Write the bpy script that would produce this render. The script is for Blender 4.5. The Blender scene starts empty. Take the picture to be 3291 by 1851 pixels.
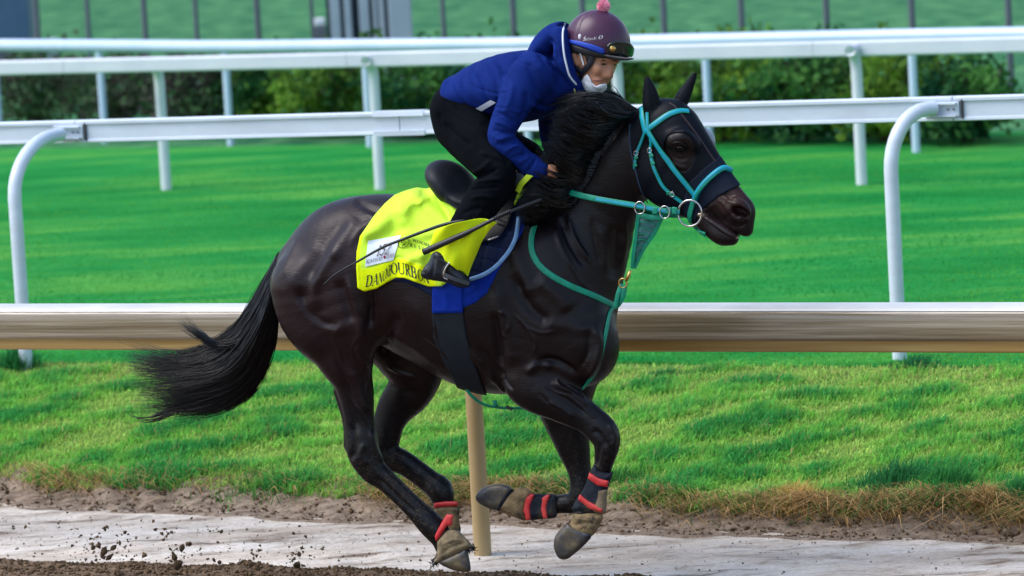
import bpy, bmesh, math, random
import numpy as np
from mathutils import Vector, Matrix
random.seed(7); rng = np.random.default_rng(7)

# ------------------------------------------------------------------ camera
SW, SH, F = 3291.0, 1851.0, 14400.0            # size and focal length of the photograph in its own pixels
CX, CY = SW / 2, SH / 2
TH = math.atan((CY + 800) / F)                  # looking down
RHO = math.radians(3.2)                         # slight roll
CAM = np.array([0.0, 0.0, 3.644])
_r0 = np.array([1.0, 0, 0]); FW = np.array([0, math.cos(TH), -math.sin(TH)]); _u0 = np.array([0, math.sin(TH), math.cos(TH)])
RT = math.cos(RHO) * _r0 - math.sin(RHO) * _u0
UP = math.cos(RHO) * _u0 + math.sin(RHO) * _r0
scene = bpy.context.scene
cam_d = bpy.data.cameras.new('camera'); cam = bpy.data.objects.new('camera', cam_d)
scene.collection.objects.link(cam)
cam_d.sensor_width = 36.0; cam_d.lens = 36.0 * F / SW; cam_d.clip_end = 3000.0; cam_d.clip_start = 0.5
m = Matrix.Identity(4)
for i in range(3):
    m[i][0] = RT[i]; m[i][1] = UP[i]; m[i][2] = -FW[i]; m[i][3] = CAM[i]
cam.matrix_world = m
cam_d.dof.use_dof = True; cam_d.dof.focus_distance = 19.4; cam_d.dof.aperture_fstop = 3.4
scene.camera = cam

# ------------------------------------------------------------------ light
SUN_EL, SUN_AZ = math.radians(54), math.radians(-98)      # azimuth measured from +Y towards +X: high, from the left
world = bpy.data.worlds.new('World'); scene.world = world; world.use_nodes = True
wn = world.node_tree.nodes; wl = world.node_tree.links; wn.clear()
w_out = wn.new('ShaderNodeOutputWorld'); w_bg = wn.new('ShaderNodeBackground'); w_sky = wn.new('ShaderNodeTexSky')
w_sky.sky_type = 'NISHITA'; w_sky.sun_disc = False; w_sky.sun_elevation = SUN_EL; w_sky.sun_rotation = SUN_AZ
w_sky.air_density = 1.0; w_sky.dust_density = 1.5; w_sky.ozone_density = 1.0
w_bg.inputs['Strength'].default_value = 0.15
wl.new(w_sky.outputs[0], w_bg.inputs[0]); wl.new(w_bg.outputs[0], w_out.inputs[0])
sun_d = bpy.data.lights.new('sun', 'SUN'); sun_d.energy = 1.5; sun_d.angle = math.radians(40); sun_d.color = (1.0, 0.985, 0.97)
sun = bpy.data.objects.new('sun', sun_d); scene.collection.objects.link(sun)
_sd = Vector((math.sin(SUN_AZ) * math.cos(SUN_EL), math.cos(SUN_AZ) * math.cos(SUN_EL), math.sin(SUN_EL)))
sun.rotation_euler = _sd.to_track_quat('Z', 'Y').to_euler()
scene.view_settings.view_transform = 'Standard'; scene.view_settings.look = 'None'
scene.view_settings.gamma = 1.0; scene.view_settings.use_curve_mapping = False
scene.view_settings.exposure = 0.92
# ------------------------------------------------------------------ helpers: pixel -> place
def ray(px, py):
    px = np.asarray(px, float); py = np.asarray(py, float)
    return FW + ((px - CX) / F)[..., None] * RT - ((py - CY) / F)[..., None] * UP
def on_z(px, py, z):
    d = ray(px, py); return CAM + d * ((z - CAM[2]) / d[..., 2])[..., None]
def on_plane(px, py, nrm, c):
    d = ray(px, py); return CAM + d * ((c - CAM @ nrm) / (d @ nrm))[..., None]
def proj(p):
    q = np.asarray(p) - CAM; d = q @ FW
    return CX + F * (q @ RT) / d, CY - F * (q @ UP) / d, d
PSI = math.radians(24)                       # the rails run at this angle to the picture
TV = np.array([math.cos(PSI), -math.sin(PSI), 0.0]); NV = np.array([math.sin(PSI), math.cos(PSI), 0.0])
def tn(t, n, z):
    t, n, z = np.broadcast_arrays(np.asarray(t, float), np.asarray(n, float), np.asarray(z, float))
    return t[..., None] * TV + n[..., None] * NV + z[..., None] * np.array([0, 0, 1.0])

# ------------------------------------------------------------------ helpers: objects
COL = scene.collection
def link(o, parent=None):
    COL.objects.link(o)
    if parent is not None: o.parent = parent
    return o
def thing(name, label, cat, loc=(0, 0, 0), rotz=0, group=None):
    o = bpy.data.objects.new(name, None); o.location = loc; o.rotation_euler = (0, 0, rotz)
    o.empty_display_size = 0.1
    link(o); tag(o, label, cat, group); bpy.context.view_layer.update(); return o
def tag(o, label=None, cat=None, group=None, kind=None):
    if label: o['label'] = label
    if cat: o['category'] = cat
    if group: o['group'] = group
    if kind: o['kind'] = kind
    return o
def to_local(parent, v):
    v = np.asarray(v, float).reshape(-1, 3)
    if parent is None: return v
    chain = Matrix.Identity(4); p = parent
    chain = p.matrix_basis.copy()
    while p.parent is not None:
        p = p.parent; chain = p.matrix_basis @ chain
    mi = np.array(chain.inverted()); return v @ mi[:3, :3].T + mi[:3, 3]
def mesh_obj(name, verts, faces, mat=None, parent=None, smooth=False, attrs=None, tris=None):
    """verts in world space; faces list or (k,3|4) int array"""
    v = to_local(parent, verts)
    me = bpy.data.meshes.new(name)
    if isinstance(faces, np.ndarray):
        k = faces.shape[1]; nf = len(faces)
        me.vertices.add(len(v)); me.vertices.foreach_set('co', v.astype(np.float32).ravel())
        me.loops.add(nf * k); me.loops.foreach_set('vertex_index', faces.astype(np.int32).ravel())
        me.polygons.add(nf)
        me.polygons.foreach_set('loop_start', np.arange(0, nf * k, k, dtype=np.int32))
        me.polygons.foreach_set('loop_total', np.full(nf, k, dtype=np.int32))
        me.update(calc_edges=True)
    else:
        me.from_pydata([tuple(map(float, p)) for p in v], [], faces)
    if smooth: me.polygons.foreach_set('use_smooth', np.ones(len(me.polygons), dtype=bool))
    if attrs:
        for an, (typ, data) in attrs.items():
            a = me.attributes.new(an, typ, 'POINT')
            data = np.asarray(data, np.float32)
            if typ == 'FLOAT_COLOR':
                if data.shape[1] == 3: data = np.hstack([data, np.ones((len(data), 1), np.float32)])
                a.data.foreach_set('color', data.ravel())
            else: a.data.foreach_set('value', data.ravel())
    if mat is not None: me.materials.append(mat)
    me.update()
    return link(bpy.data.objects.new(name, me), parent)

class MB:
    """collects simple solids, all in world space, into one mesh"""
    def __init__(s): s.v = []; s.f = []
    def add(s, v, f):
        b = len(s.v); s.v += [tuple(map(float, p)) for p in v]; s.f += [tuple(i + b for i in q) for q in f]; return s
    def frame_box(s, c, ax, ay, az, hx, hy, hz):
        c = np.asarray(c, float); v = []
        for a in (-1, 1):
            for b in (-1, 1):
                for d in (-1, 1): v.append(c + a * hx * ax + b * hy * ay + d * hz * az)
        return s.add(v, [(0, 1, 3, 2), (4, 6, 7, 5), (0, 4, 5, 1), (2, 3, 7, 6), (0, 2, 6, 4), (1, 5, 7, 3)])
    def extrude(s, prof, a, b, side, up, cap=True):
        """prof: (k,2) closed section (side, up) swept from a to b"""
        a = np.asarray(a, float); b = np.asarray(b, float); k = len(prof)
        v = [a + p[0] * side + p[1] * up for p in prof] + [b + p[0] * side + p[1] * up for p in prof]
        f = [(i, (i + 1) % k, k + (i + 1) % k, k + i) for i in range(k)]
        if cap: f += [tuple(range(k))[::-1], tuple(range(k, 2 * k))]
        return s.add(v, f)
    def tube(s, pts, r, k=10, cap=True, flat=None):
        """round (or flattened) tube through pts; r scalar or list. flat=(normal array, thin ratio)"""
        pts = np.asarray(pts, float); n = len(pts); r = np.broadcast_to(np.asarray(r, float), (n,))
        tg = np.gradient(pts, axis=0); tg /= np.linalg.norm(tg, axis=1)[:, None] + 1e-9
        if flat is None:
            a0 = np.array([0, 0, 1.0]) if abs(tg[0][2]) < 0.9 else np.array([1.0, 0, 0])
            nrm = []
            for i in range(n):
                a0 = a0 - tg[i] * (a0 @ tg[i]); a0 = a0 / np.linalg.norm(a0); nrm.append(a0)
            nrm = np.array(nrm); thin = 1.0
        else:
            nrm = np.broadcast_to(np.asarray(flat[0], float), (n, 3)).copy(); thin = flat[1]
            nrm -= tg * np.sum(nrm * tg, 1)[:, None]; nrm /= np.linalg.norm(nrm, axis=1)[:, None] + 1e-9
        bn = np.cross(tg, nrm); b0 = len(s.v); v = []
        for i in range(n):
            for j in range(k):
                an = 2 * math.pi * j / k + (math.pi / k if flat is not None else 0)
                v.append(pts[i] + r[i] * (math.cos(an) * nrm[i] * thin + math.sin(an) * bn[i]))
        f = [(i * k + j, i * k + (j + 1) % k, (i + 1) * k + (j + 1) % k, (i + 1) * k + j) for i in range(n - 1) for j in range(k)]
        if cap: f += [tuple(range(k))[::-1], tuple((n - 1) * k + j for j in range(k))]
        return s.add(v, f)
    def ball(s, c, r, axes=None, nu=12, nv=8):
        c = np.asarray(c, float); r = np.broadcast_to(np.asarray(r, float), (3,)); A = np.eye(3) if axes is None else np.asarray(axes)
        v = [c + A.T @ (r * np.array([0, 0, 1]))]
        for i in range(1, nv):
            for j in range(nu):
                a = math.pi * i / nv; b = 2 * math.pi * j / nu
                v.append(c + A.T @ (r * np.array([math.sin(a) * math.cos(b), math.sin(a) * math.sin(b), math.cos(a)])))
        v.append(c - A.T @ (r * np.array([0, 0, 1])))
        f = [(0, 1 + j, 1 + (j + 1) % nu) for j in range(nu)]
        for i in range(nv - 2):
            for j in range(nu): f.append((1 + i * nu + j, 1 + (i + 1) * nu + j, 1 + (i + 1) * nu + (j + 1) % nu, 1 + i * nu + (j + 1) % nu))
        L = len(v) - 1; f += [(L, 1 + (nv - 2) * nu + (j + 1) % nu, 1 + (nv - 2) * nu + j) for j in range(nu)]
        return s.add(v, f)
    def build(s, name, mat, parent=None, smooth=False, bevel=0.0, angle=None):
        o = mesh_obj(name, np.array(s.v), s.f, mat, parent, smooth)
        bm = bmesh.new(); bm.from_mesh(o.data); bmesh.ops.recalc_face_normals(bm, faces=bm.faces[:])
        if bevel > 0:
            ed = [e for e in bm.edges if len(e.link_faces) == 2 and e.calc_face_angle(0) > 0.5]
            bmesh.ops.bevel(bm, geom=ed, offset=bevel, segments=2, profile=0.5, affect='EDGES')
        bm.to_mesh(o.data); bm.free()
        if smooth or angle:
            o.data.polygons.foreach_set('use_smooth', np.ones(len(o.data.polygons), dtype=bool))
            if angle: o.data.set_sharp_from_angle(angle=math.radians(angle))
        return o

def crom(P, m=8, closed=False):
    """Catmull-Rom resample of a polyline with any number of columns"""
    P = np.asarray(P, float)
    if closed: Q = np.vstack([P[-1], P, P[0], P[1]])
    else: Q = np.vstack([2 * P[0] - P[1], P, 2 * P[-1] - P[-2]])
    out = []
    for i in range(1, len(Q) - 2):
        t = np.linspace(0, 1, m, endpoint=False)[:, None]
        a, b, c, d = Q[i - 1], Q[i], Q[i + 1], Q[i + 2]
        out.append(0.5 * (2 * b + (c - a) * t + (2 * a - 5 * b + 4 * c - d) * t ** 2 + (3 * b - a - 3 * c + d) * t ** 3))
    if not closed: out.append(P[-1:])
    return np.vstack(out)

def fbm(x, y, z=0.0, octs=4, seed=0):
    """cheap smooth noise made of sines, about -1..1"""
    r = np.random.default_rng(seed); s = np.zeros(np.broadcast(x, y, z).shape); a = 1.0; f = 1.0; tot = 0
    for o in range(octs):
        for q in range(4):
            k = r.normal(size=3); k /= np.linalg.norm(k); ph = r.uniform(0, 6.28)
            s = s + a * 0.5 * np.sin((k[0] * x + k[1] * y + k[2] * z) * f * 6.28 + ph)
        tot += a; a *= 0.55; f *= 1.9
    return s / tot

# ------------------------------------------------------------------ helpers: materials
def mat(name, c1, c2=None, scale=8.0, rough=0.5, spec=0.5, bump=0.0, bscale=60.0, metal=0.0, coat=0.0, sheen=0.0, stretch=(1, 1, 1),
        c3=None, attr=None, transl=0.0, rough2=None, aniso_noise=None, alpha=1.0, emis=None, detail=5.0, contrast=(0.35, 0.65)):
    mt = bpy.data.materials.new(name); mt.use_nodes = True; nt = mt.node_tree; N = nt.nodes; L = nt.links
    b = N['Principled BSDF']; out = N['Material Output']
    b.inputs['Roughness'].default_value = rough; b.inputs['Specular IOR Level'].default_value = spec
    b.inputs['Metallic'].default_value = metal; b.inputs['Coat Weight'].default_value = coat
    b.inputs['Coat Roughness'].default_value = 0.15
    b.inputs['Sheen Weight'].default_value = sheen
    if alpha < 1: b.inputs['Alpha'].default_value = alpha
    tc = N.new('ShaderNodeTexCoord'); mp = N.new('ShaderNodeMapping'); mp.inputs['Scale'].default_value = stretch
    L.new(tc.outputs['Object'], mp.inputs['Vector'])
    def rgb(c): return (c[0], c[1], c[2], 1.0)
    col = None
    if attr:
        a = N.new('ShaderNodeAttribute'); a.attribute_name = attr; col = a.outputs['Color']
    else:
        b.inputs['Base Color'].default_value = rgb(c1)
    if c2 is not None:
        nz = N.new('ShaderNodeTexNoise'); nz.inputs['Scale'].default_value = scale; nz.inputs['Detail'].default_value = detail
        nz.inputs['Roughness'].default_value = 0.6
        L.new(mp.outputs[0], nz.inputs['Vector'])
        cr = N.new('ShaderNodeValToRGB'); L.new(nz.outputs['Fac'], cr.inputs['Fac'])
        cr.color_ramp.elements[0].position = contrast[0]; cr.color_ramp.elements[1].position = contrast[1]
        cr.color_ramp.elements[0].color = rgb(c1); cr.color_ramp.elements[1].color = rgb(c2)
        if c3 is not None:
            e = cr.color_ramp.elements.new(0.5 * (contrast[0] + contrast[1])); e.color = rgb(c3)
        if col is not None:
            mx = N.new('ShaderNodeMix'); mx.data_type = 'RGBA'; mx.blend_type = 'MULTIPLY'; mx.inputs[0].default_value = 1.0
            L.new(col, mx.inputs[6]); L.new(cr.outputs['Color'], mx.inputs[7]); col = mx.outputs[2]
        else: col = cr.outputs['Color']
        if rough2 is not None:
            mr = N.new('ShaderNodeMapRange'); L.new(nz.outputs['Fac'], mr.inputs[0])
            mr.inputs[1].default_value = contrast[0]; mr.inputs[2].default_value = contrast[1]
            mr.inputs[3].default_value = rough; mr.inputs[4].default_value = rough2
            L.new(mr.outputs[0], b.inputs['Roughness'])
    if col is not None: L.new(col, b.inputs['Base Color'])
    if bump > 0:
        n2 = N.new('ShaderNodeTexNoise'); n2.inputs['Scale'].default_value = bscale; n2.inputs['Detail'].default_value = 4
        L.new(mp.outputs[0], n2.inputs['Vector'])
        bp = N.new('ShaderNodeBump'); bp.inputs['Strength'].default_value = 1.0; bp.inputs['Distance'].default_value = bump
        L.new(n2.outputs['Fac'], bp.inputs['Height']); L.new(bp.outputs[0], b.inputs['Normal'])
    if transl > 0:
        tr = N.new('ShaderNodeBsdfTranslucent'); ms = N.new('ShaderNodeMixShader'); ms.inputs[0].default_value = transl
        if col is not None: L.new(col, tr.inputs['Color'])
        else: tr.inputs['Color'].default_value = rgb(c1)
        L.new(b.outputs[0], ms.inputs[1]); L.new(tr.outputs[0], ms.inputs[2]); L.new(ms.outputs[0], out.inputs['Surface'])
    return mt
# ------------------------------------------------------------------ the setting: track, bank, turf
N_CHURN, N_POST, N_STRIP, N_LIP, N_CREST = 17.94, 18.40, 19.17, 19.46, 21.6
def wob(t, n, s=0): return fbm(np.asarray(t) * 0.55, np.asarray(n) * 0.55, s * 3.1, 4, 11 + s)
def lip_n(t): return N_LIP + 0.13 * fbm(np.asarray(t) * 0.33, 0 * np.asarray(t), 0, 3, 5) + 0.05 * fbm(np.asarray(t) * 1.6, 0 * np.asarray(t), 0, 2, 6) - 0.105 * (np.asarray(t) + 8.7)
def lip_z(t): return 0.11 + 0.03 * fbm(np.asarray(t) * 0.8, 0 * np.asarray(t), 0, 3, 8)
def churn_n(t): return N_CHURN + 0.035 * fbm(np.asarray(t) * 1.3, 0 * np.asarray(t), 0, 4, 21)
def terrain(t, n):
    t = np.asarray(t, float); n = np.asarray(n, float)
    nl = lip_n(t); zl = lip_z(t)
    s = np.clip((n - nl) / (N_CREST - nl), 0, 1)
    z = np.where(n > nl, zl + (0.40 - zl) * (s * (1.25 - 0.25 * s) * 0.985 + 0.015 * s) + 0.02 * wob(t, n, 1) * np.clip(4 * s, 0, 1) * np.clip(4 * (1 - s), 0, 1), 0.0)
    z = np.where(n > nl, np.minimum(z, 0.42), z)
    q = np.clip((n - (nl - 0.34)) / 0.34, 0, 1)                      # crumbling earth face below the turf
    z = np.where(n <= nl, zl * q ** 1.7 + 0.018 * fbm(t * 2.6, n * 2.6, 0, 4, 31) * np.clip(q * 3, 0, 1), z)
    c = np.clip((churn_n(t) - n) / 0.10, 0, 1)                       # loose harrowed dirt
    z = z + c * (0.028 + 0.016 * fbm(t * 2.2, n * 2.2, 0, 4, 41))
    z = np.where(n > N_CREST, 0.40 + 0.01 * wob(t * 0.6, n * 0.6, 2), z)
    return z
def sheet(name, ts, ns_fn, m, kind='structure', jitter=None, parent=None):
    """grid of (t, n) with per-t list of n values"""
    rows = []
    for t in ts:
        ns = ns_fn(t); rows.append(tn(np.full(len(ns), t), ns, terrain(np.full(len(ns), t), ns) + (jitter(np.full(len(ns), t), ns) if jitter else 0)))
    A = np.array(rows); a, b = A.shape[:2]; idx = np.arange(a * b).reshape(a, b)
    f = np.stack([idx[:-1, :-1].ravel(), idx[1:, :-1].ravel(), idx[1:, 1:].ravel(), idx[:-1, 1:].ravel()], 1)
    o = mesh_obj(name, A.reshape(-1, 3), f, m, parent, True); o['kind'] = kind
    return o
m_churn = mat('loose_dirt', (0.10, 0.062, 0.036), (0.21, 0.14, 0.085), 26, 0.9, 0.2, bump=0.02, bscale=55)
m_strip = mat('pale_hard_sand', (0.26, 0.195, 0.145), (0.84, 0.76, 0.67), 2.1, 0.75, 0.12, bump=0.02, bscale=34, stretch=(1, 3.4, 1), detail=10, contrast=(0.33, 0.55), c3=(0.70, 0.62, 0.53))
_nt = m_strip.node_tree; _pb = _nt.nodes['Principled BSDF']; _src = _pb.inputs['Base Color'].links[0].from_socket      # damp stains and grit over the sand
_mpn = next(q for q in _nt.nodes if q.type == 'MAPPING')
for _sc, _lo, _hi, _c in ((0.8, .40, .62, (0.78, 0.73, 0.68)), (34, .36, .50, (0.80, 0.77, 0.73)), (9, .30, .46, (0.72, 0.66, 0.60))):
    _n = _nt.nodes.new('ShaderNodeTexNoise'); _n.inputs['Scale'].default_value = _sc; _n.inputs['Detail'].default_value = 8; _nt.links.new(_mpn.outputs[0], _n.inputs['Vector'])
    _r = _nt.nodes.new('ShaderNodeValToRGB'); _r.color_ramp.elements[0].position = _lo; _r.color_ramp.elements[1].position = _hi; _r.color_ramp.elements[0].color = (*_c, 1); _r.color_ramp.elements[1].color = (1, 1, 1, 1)
    _m = _nt.nodes.new('ShaderNodeMix'); _m.data_type = 'RGBA'; _m.blend_type = 'MULTIPLY'; _m.inputs[0].default_value = 1.0
    _nt.links.new(_n.outputs['Fac'], _r.inputs[0]); _nt.links.new(_src, _m.inputs[6]); _nt.links.new(_r.outputs[0], _m.inputs[7]); _src = _m.outputs[2]
_nt.links.new(_src, _pb.inputs['Base Color'])
m_earth = mat('damp_earth', (0.15, 0.105, 0.075), (0.34, 0.26, 0.19), 14, 0.9, 0.2, bump=0.02, bscale=40, stretch=(1, 2, 1))
m_soil = mat('grassy_soil', (0.05, 0.15, 0.025), (0.17, 0.29, 0.055), 9, 0.9, 0.05, bump=0.02, bscale=50)
m_turf = mat('mown_turf', (0.008, 0.20, 0.034), (0.10, 0.36, 0.060), 1.0, 0.9, 0.04, bump=0.02, bscale=70, stretch=(0.5, 1.6, 1), detail=8, c3=(0.022, 0.27, 0.052))
m_field = mat('far_grass', (0.018, 0.105, 0.050), (0.085, 0.235, 0.095), 3.2, 0.9, 0.04, bump=0.02, bscale=20, stretch=(1.0, 0.55, 1), detail=8)
T_NEAR = np.arange(-14.6, -3.4, 0.03)
yaw_m = Matrix.Rotation(-PSI, 4, 'Z')
sheet('track', np.arange(-16, -2, 0.025), lambda t: np.concatenate([np.linspace(14.0, 16.8, 12, endpoint=False), np.linspace(16.8, churn_n(t) + 0.02, 46)]), m_churn,
      jitter=lambda t, n: 0.007 * fbm(t * 9, n * 9, 0, 3, 51) * (n < churn_n(t) - 0.01) - 0.010 * (n > churn_n(t)))
sheet('track_margin', T_NEAR, lambda t: np.linspace(churn_n(t) - 0.06, lip_n(t) - 0.30, 40), m_strip,
      jitter=lambda t, n: 0.006 * fbm(t * 1.2, n * 5, 0, 3, 61) + 0.004 * fbm(t * 4, n * 6, 0, 3, 62))
sheet('bank_edge', T_NEAR, lambda t: np.linspace(lip_n(t) - 0.42, lip_n(t) + 0.05, 34), m_earth,
      jitter=lambda t, n: 0.004 + 0.012 * fbm(t * 7, n * 7, 0, 3, 71) * (n > lip_n(t) - 0.33) - 0.02 * (n < lip_n(t) - 0.38))
sheet('grass_bank', np.arange(-16, -3, 0.06), lambda t: np.linspace(lip_n(t), N_CREST + 0.1, 50), m_soil)
sheet('turf_course', np.arange(-30, 4, 0.35), lambda t: np.linspace(N_CREST - 0.02, 34.2, 60), m_turf, jitter=lambda t, n: 0.004)
# one sheet that carries the place on to the horizon
g = [(-900, -120), (900, -120), (900, 1400), (-900, 1400)]
gv = [(x, y, -0.06) for x, y in g]
tag(mesh_obj('ground', np.array(gv), [(0, 1, 2, 3)], m_churn), kind='structure')
def bank_z(n): return 0.40 + 0.0 * n
fv = np.array([tn(-120, 33.6, 0.396), tn(80, 33.6, 0.396), tn(80, 900, 0.44), tn(-120, 900, 0.44)])
ts = np.linspace(-60, 20, 60); ns = np.concatenate([np.linspace(33.6, 70, 40), np.linspace(75, 900, 12)])
TT, NN = np.meshgrid(ts, ns, indexing='ij'); ZZ = 0.395 + 0.05 * fbm(TT * 0.12, NN * 0.12, 0, 3, 77) * np.clip((NN - 34) / 8, 0, 1)
idx = np.arange(TT.size).reshape(TT.shape)
ff = np.stack([idx[:-1, :-1].ravel(), idx[1:, :-1].ravel(), idx[1:, 1:].ravel(), idx[:-1, 1:].ravel()], 1)
tag(mesh_obj('infield', tn(TT, NN, ZZ).reshape(-1, 3), ff, m_field, None, True), kind='structure')

# ------------------------------------------------------------------ rails
Z3 = np.array([0, 0, 1.0])
m_white = mat('white_rail_paint', (0.62, 0.69, 0.77), (0.54, 0.60, 0.67), 3, 0.32, 0.5, bump=0.0006, bscale=30, stretch=(1, 1, 3))
m_white2 = mat('white_plastic', (0.58, 0.60, 0.66), (0.68, 0.69, 0.74), 2, 0.4, 0.5)
m_white3 = mat('white_tube', (0.47, 0.58, 0.76), (0.55, 0.65, 0.80), 2, 0.3, 0.5)
m_dark = mat('dark_gap', (0.03, 0.03, 0.035), rough=0.7)
m_bolt = mat('steel_bolt', (0.25, 0.25, 0.25), rough=0.4, metal=1.0)
m_tan = mat('tan_rail', (0.13, 0.09, 0.045), (0.33, 0.27, 0.19), 2.2, 0.22, 0.6, bump=0.002, bscale=5, stretch=(0.35, 0.35, 16), detail=7, c3=(0.22, 0.17, 0.105), coat=0.4)
m_tanpost = mat('tan_post', (0.36, 0.25, 0.11), (0.42, 0.30, 0.15), 3, 0.4, 0.4, stretch=(1, 1, 0.4))

# nearest: the broad tan rail on its post
base = on_z(1552, 1785, 0.0); t0 = float(base @ TV); n0 = float(base @ NV)
wr = thing('tan_guard_rail', 'broad glossy tan rail on a round tan post, running behind the horse', 'rail', tuple(base))
ZR = 1.155
sec = []
sec += [(0.088, -0.03), (0.07, -0.008), (0.05, 0.0), (-0.040, 0.0), (-0.056, -0.004), (-0.074, -0.016), (-0.084, -0.032), (-0.088, -0.05)]
sec += [(-0.088, -0.135), (-0.070, -0.150), (0.070, -0.150), (0.088, -0.135)]
MB().extrude(sec, tn(t0 - 9, n0 - 0.0, ZR), tn(t0 + 7, n0, ZR), NV, Z3).build('rail', m_tan, wr, angle=35)
cap = [(0.052, -0.001), (0.05, 0.004), (-0.041, 0.004), (-0.0575, 0.0), (-0.0765, -0.0125), (-0.0795, -0.018), (-0.074, -0.0175), (-0.056, -0.006), (-0.040, -0.002)]  # bright sky highlight along the rail top, added as a pale coloured strip
MB().extrude(cap, tn(t0 - 9, n0, ZR), tn(t0 + 7, n0, ZR), NV, Z3).build('highlight_strip', mat('pale_highlight', (0.46, 0.45, 0.43), (0.64, 0.63, 0.60), 3, 0.35, 0.5, stretch=(.5, .5, 3)), wr, angle=35)
sec2 = [(0.062, -0.151), (-0.062, -0.151), (-0.062, -0.195), (-0.050, -0.203), (0.050, -0.203), (0.062, -0.195)]
MB().extrude(sec2, tn(t0 - 9, n0, ZR), tn(t0 + 7, n0, ZR), NV, Z3).build('underrail', mat('golden_underrail', (0.36, 0.20, 0.05), (0.46, 0.30, 0.10), 3, 0.3, 0.5, stretch=(.4, .4, 10)), wr, angle=35)
MB().tube([base + Z3 * z for z in (-0.05, 0.3, 0.7, ZR - 0.19)], [0.041, 0.040, 0.039, 0.038], 20).build('post', m_tanpost, wr, smooth=False, angle=40)
MB().frame_box(tn(t0 + 3.32, n0 - 0.05, ZR - 0.185), TV, NV, Z3, 0.16, 0.05, 0.035).build('bracket', m_dark, wr)

# second: white aluminium running rail on goosenecks
nP, nR = 21.6, 22.12
L0 = on_plane(0, 393, NV, nR); L1 = on_plane(3291, 303, NV, nR)
zt = float(0.5 * (L0[2] + L1[2]))
def rail_top(t):
    a, b = float(L0 @ TV), float(L1 @ TV); return L0[2] + (L1[2] - L0[2]) * (t - a) / (b - a)
rr = thing('running_rail', 'white channel rail on curved gooseneck posts, nearest of the white rails', 'rail', tuple(tn(t0, nR, 0.4)))
prof = [(0.03, 0), (-0.024, 0), (-0.031, -0.006), (-0.031, -0.021), (-0.018, -0.026), (-0.018, -0.106), (-0.024, -0.109), (-0.026, -0.122), (-0.02, -0.127), (0.03, -0.127)]
def seg(ta, tb): return tn(ta, nR, rail_top(ta)), tn(tb, nR, rail_top(tb))
tj = float(on_plane(1205, 360, NV, nR) @ TV); tj2 = float(on_plane(1368, 360, NV, nR) @ TV)
def place(px): return float(on_plane(px, 420, NV, nR) @ TV)
cuts = [place(-1500), place(250), place(1290), place(3070), place(4600)]
for a, b in zip(cuts[:-1], cuts[1:]):
    A, B = seg(a + 0.003, b - 0.003)
    MB().extrude(prof, A, B, NV, Z3).build('rail', m_white, rr, angle=30)
A, B = seg(tj, tj2)
sl = [(p[0] * 1.0 - (0.006 if p[0] < 0 else 0), p[1] + (0.004 if p[1] > -0.05 else -0.004)) for p in prof]
MB().extrude([(0.034, 0.004), (-0.033, 0.004), (-0.037, -0.024), (-0.015, -0.030), (0.034, -0.02)], A, B, NV, Z3).build('joint_sleeve', m_white, rr, angle=30)
MB().extrude([(0.034, -0.131), (-0.030, -0.131), (-0.032, -0.104), (-0.012, -0.102), (0.034, -0.11)], A, B, NV, Z3).build('joint_sleeve', m_white, rr, angle=30)
for (bx, by, ax_, ay_) in ((85, 1182, 212, 428), (2892, 1163, 3018, 346)):
    b = on_z(bx, by, 0.39); top = on_plane(ax_, ay_, NV, nR - 0.03)
    col_top = float(top[2])
    hor = top - b; hor[2] = 0
    P = [b - Z3 * 0.1, b + Z3 * 0.4, b + Z3 * 0.8, b + Z3 * (col_top - b[2] - 0.30)]
    for a in np.linspace(0.12, 1.0, 9):
        an = a * math.pi / 2
        P.append(b + hor * 0.74 * (1 - math.cos(an)) + Z3 * (col_top - b[2] - 0.30 + 0.30 * math.sin(an)))
    P.append(b + hor * 0.9 + Z3 * (col_top - b[2]))
    MB().tube(P, 0.038, 16).build('gooseneck_post', m_white, rr, smooth=False, angle=50)
    tt = float(top @ TV)
    c = tn(tt + 0.015, nR - 0.026, rail_top(tt) - 0.064)
    MB().frame_box(c, TV, NV, Z3, 0.095, 0.008, 0.040).build('bracket', m_white, rr, bevel=0.004)
    MB().frame_box(c + TV * 0.012 - NV * 0.020 + Z3 * 0.030, TV, NV, Z3, 0.07, 0.014, 0.004).build('bracket_fin', m_white, rr)
    MB().frame_box(c + TV * 0.012 - NV * 0.020 - Z3 * 0.034, TV, NV, Z3, 0.07, 0.014, 0.004).build('bracket_fin', m_white, rr)
    for s in (0.035, 0.065): MB().tube([c + TV * s - NV * 0.006, c + TV * s - NV * 0.016], 0.006, 8).build('bolt', m_bolt, rr)
    MB().frame_box(c + TV * 0.109, TV, NV, Z3, 0.005, 0.006, 0.05).build('joint_gap', m_dark, rr)

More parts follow.
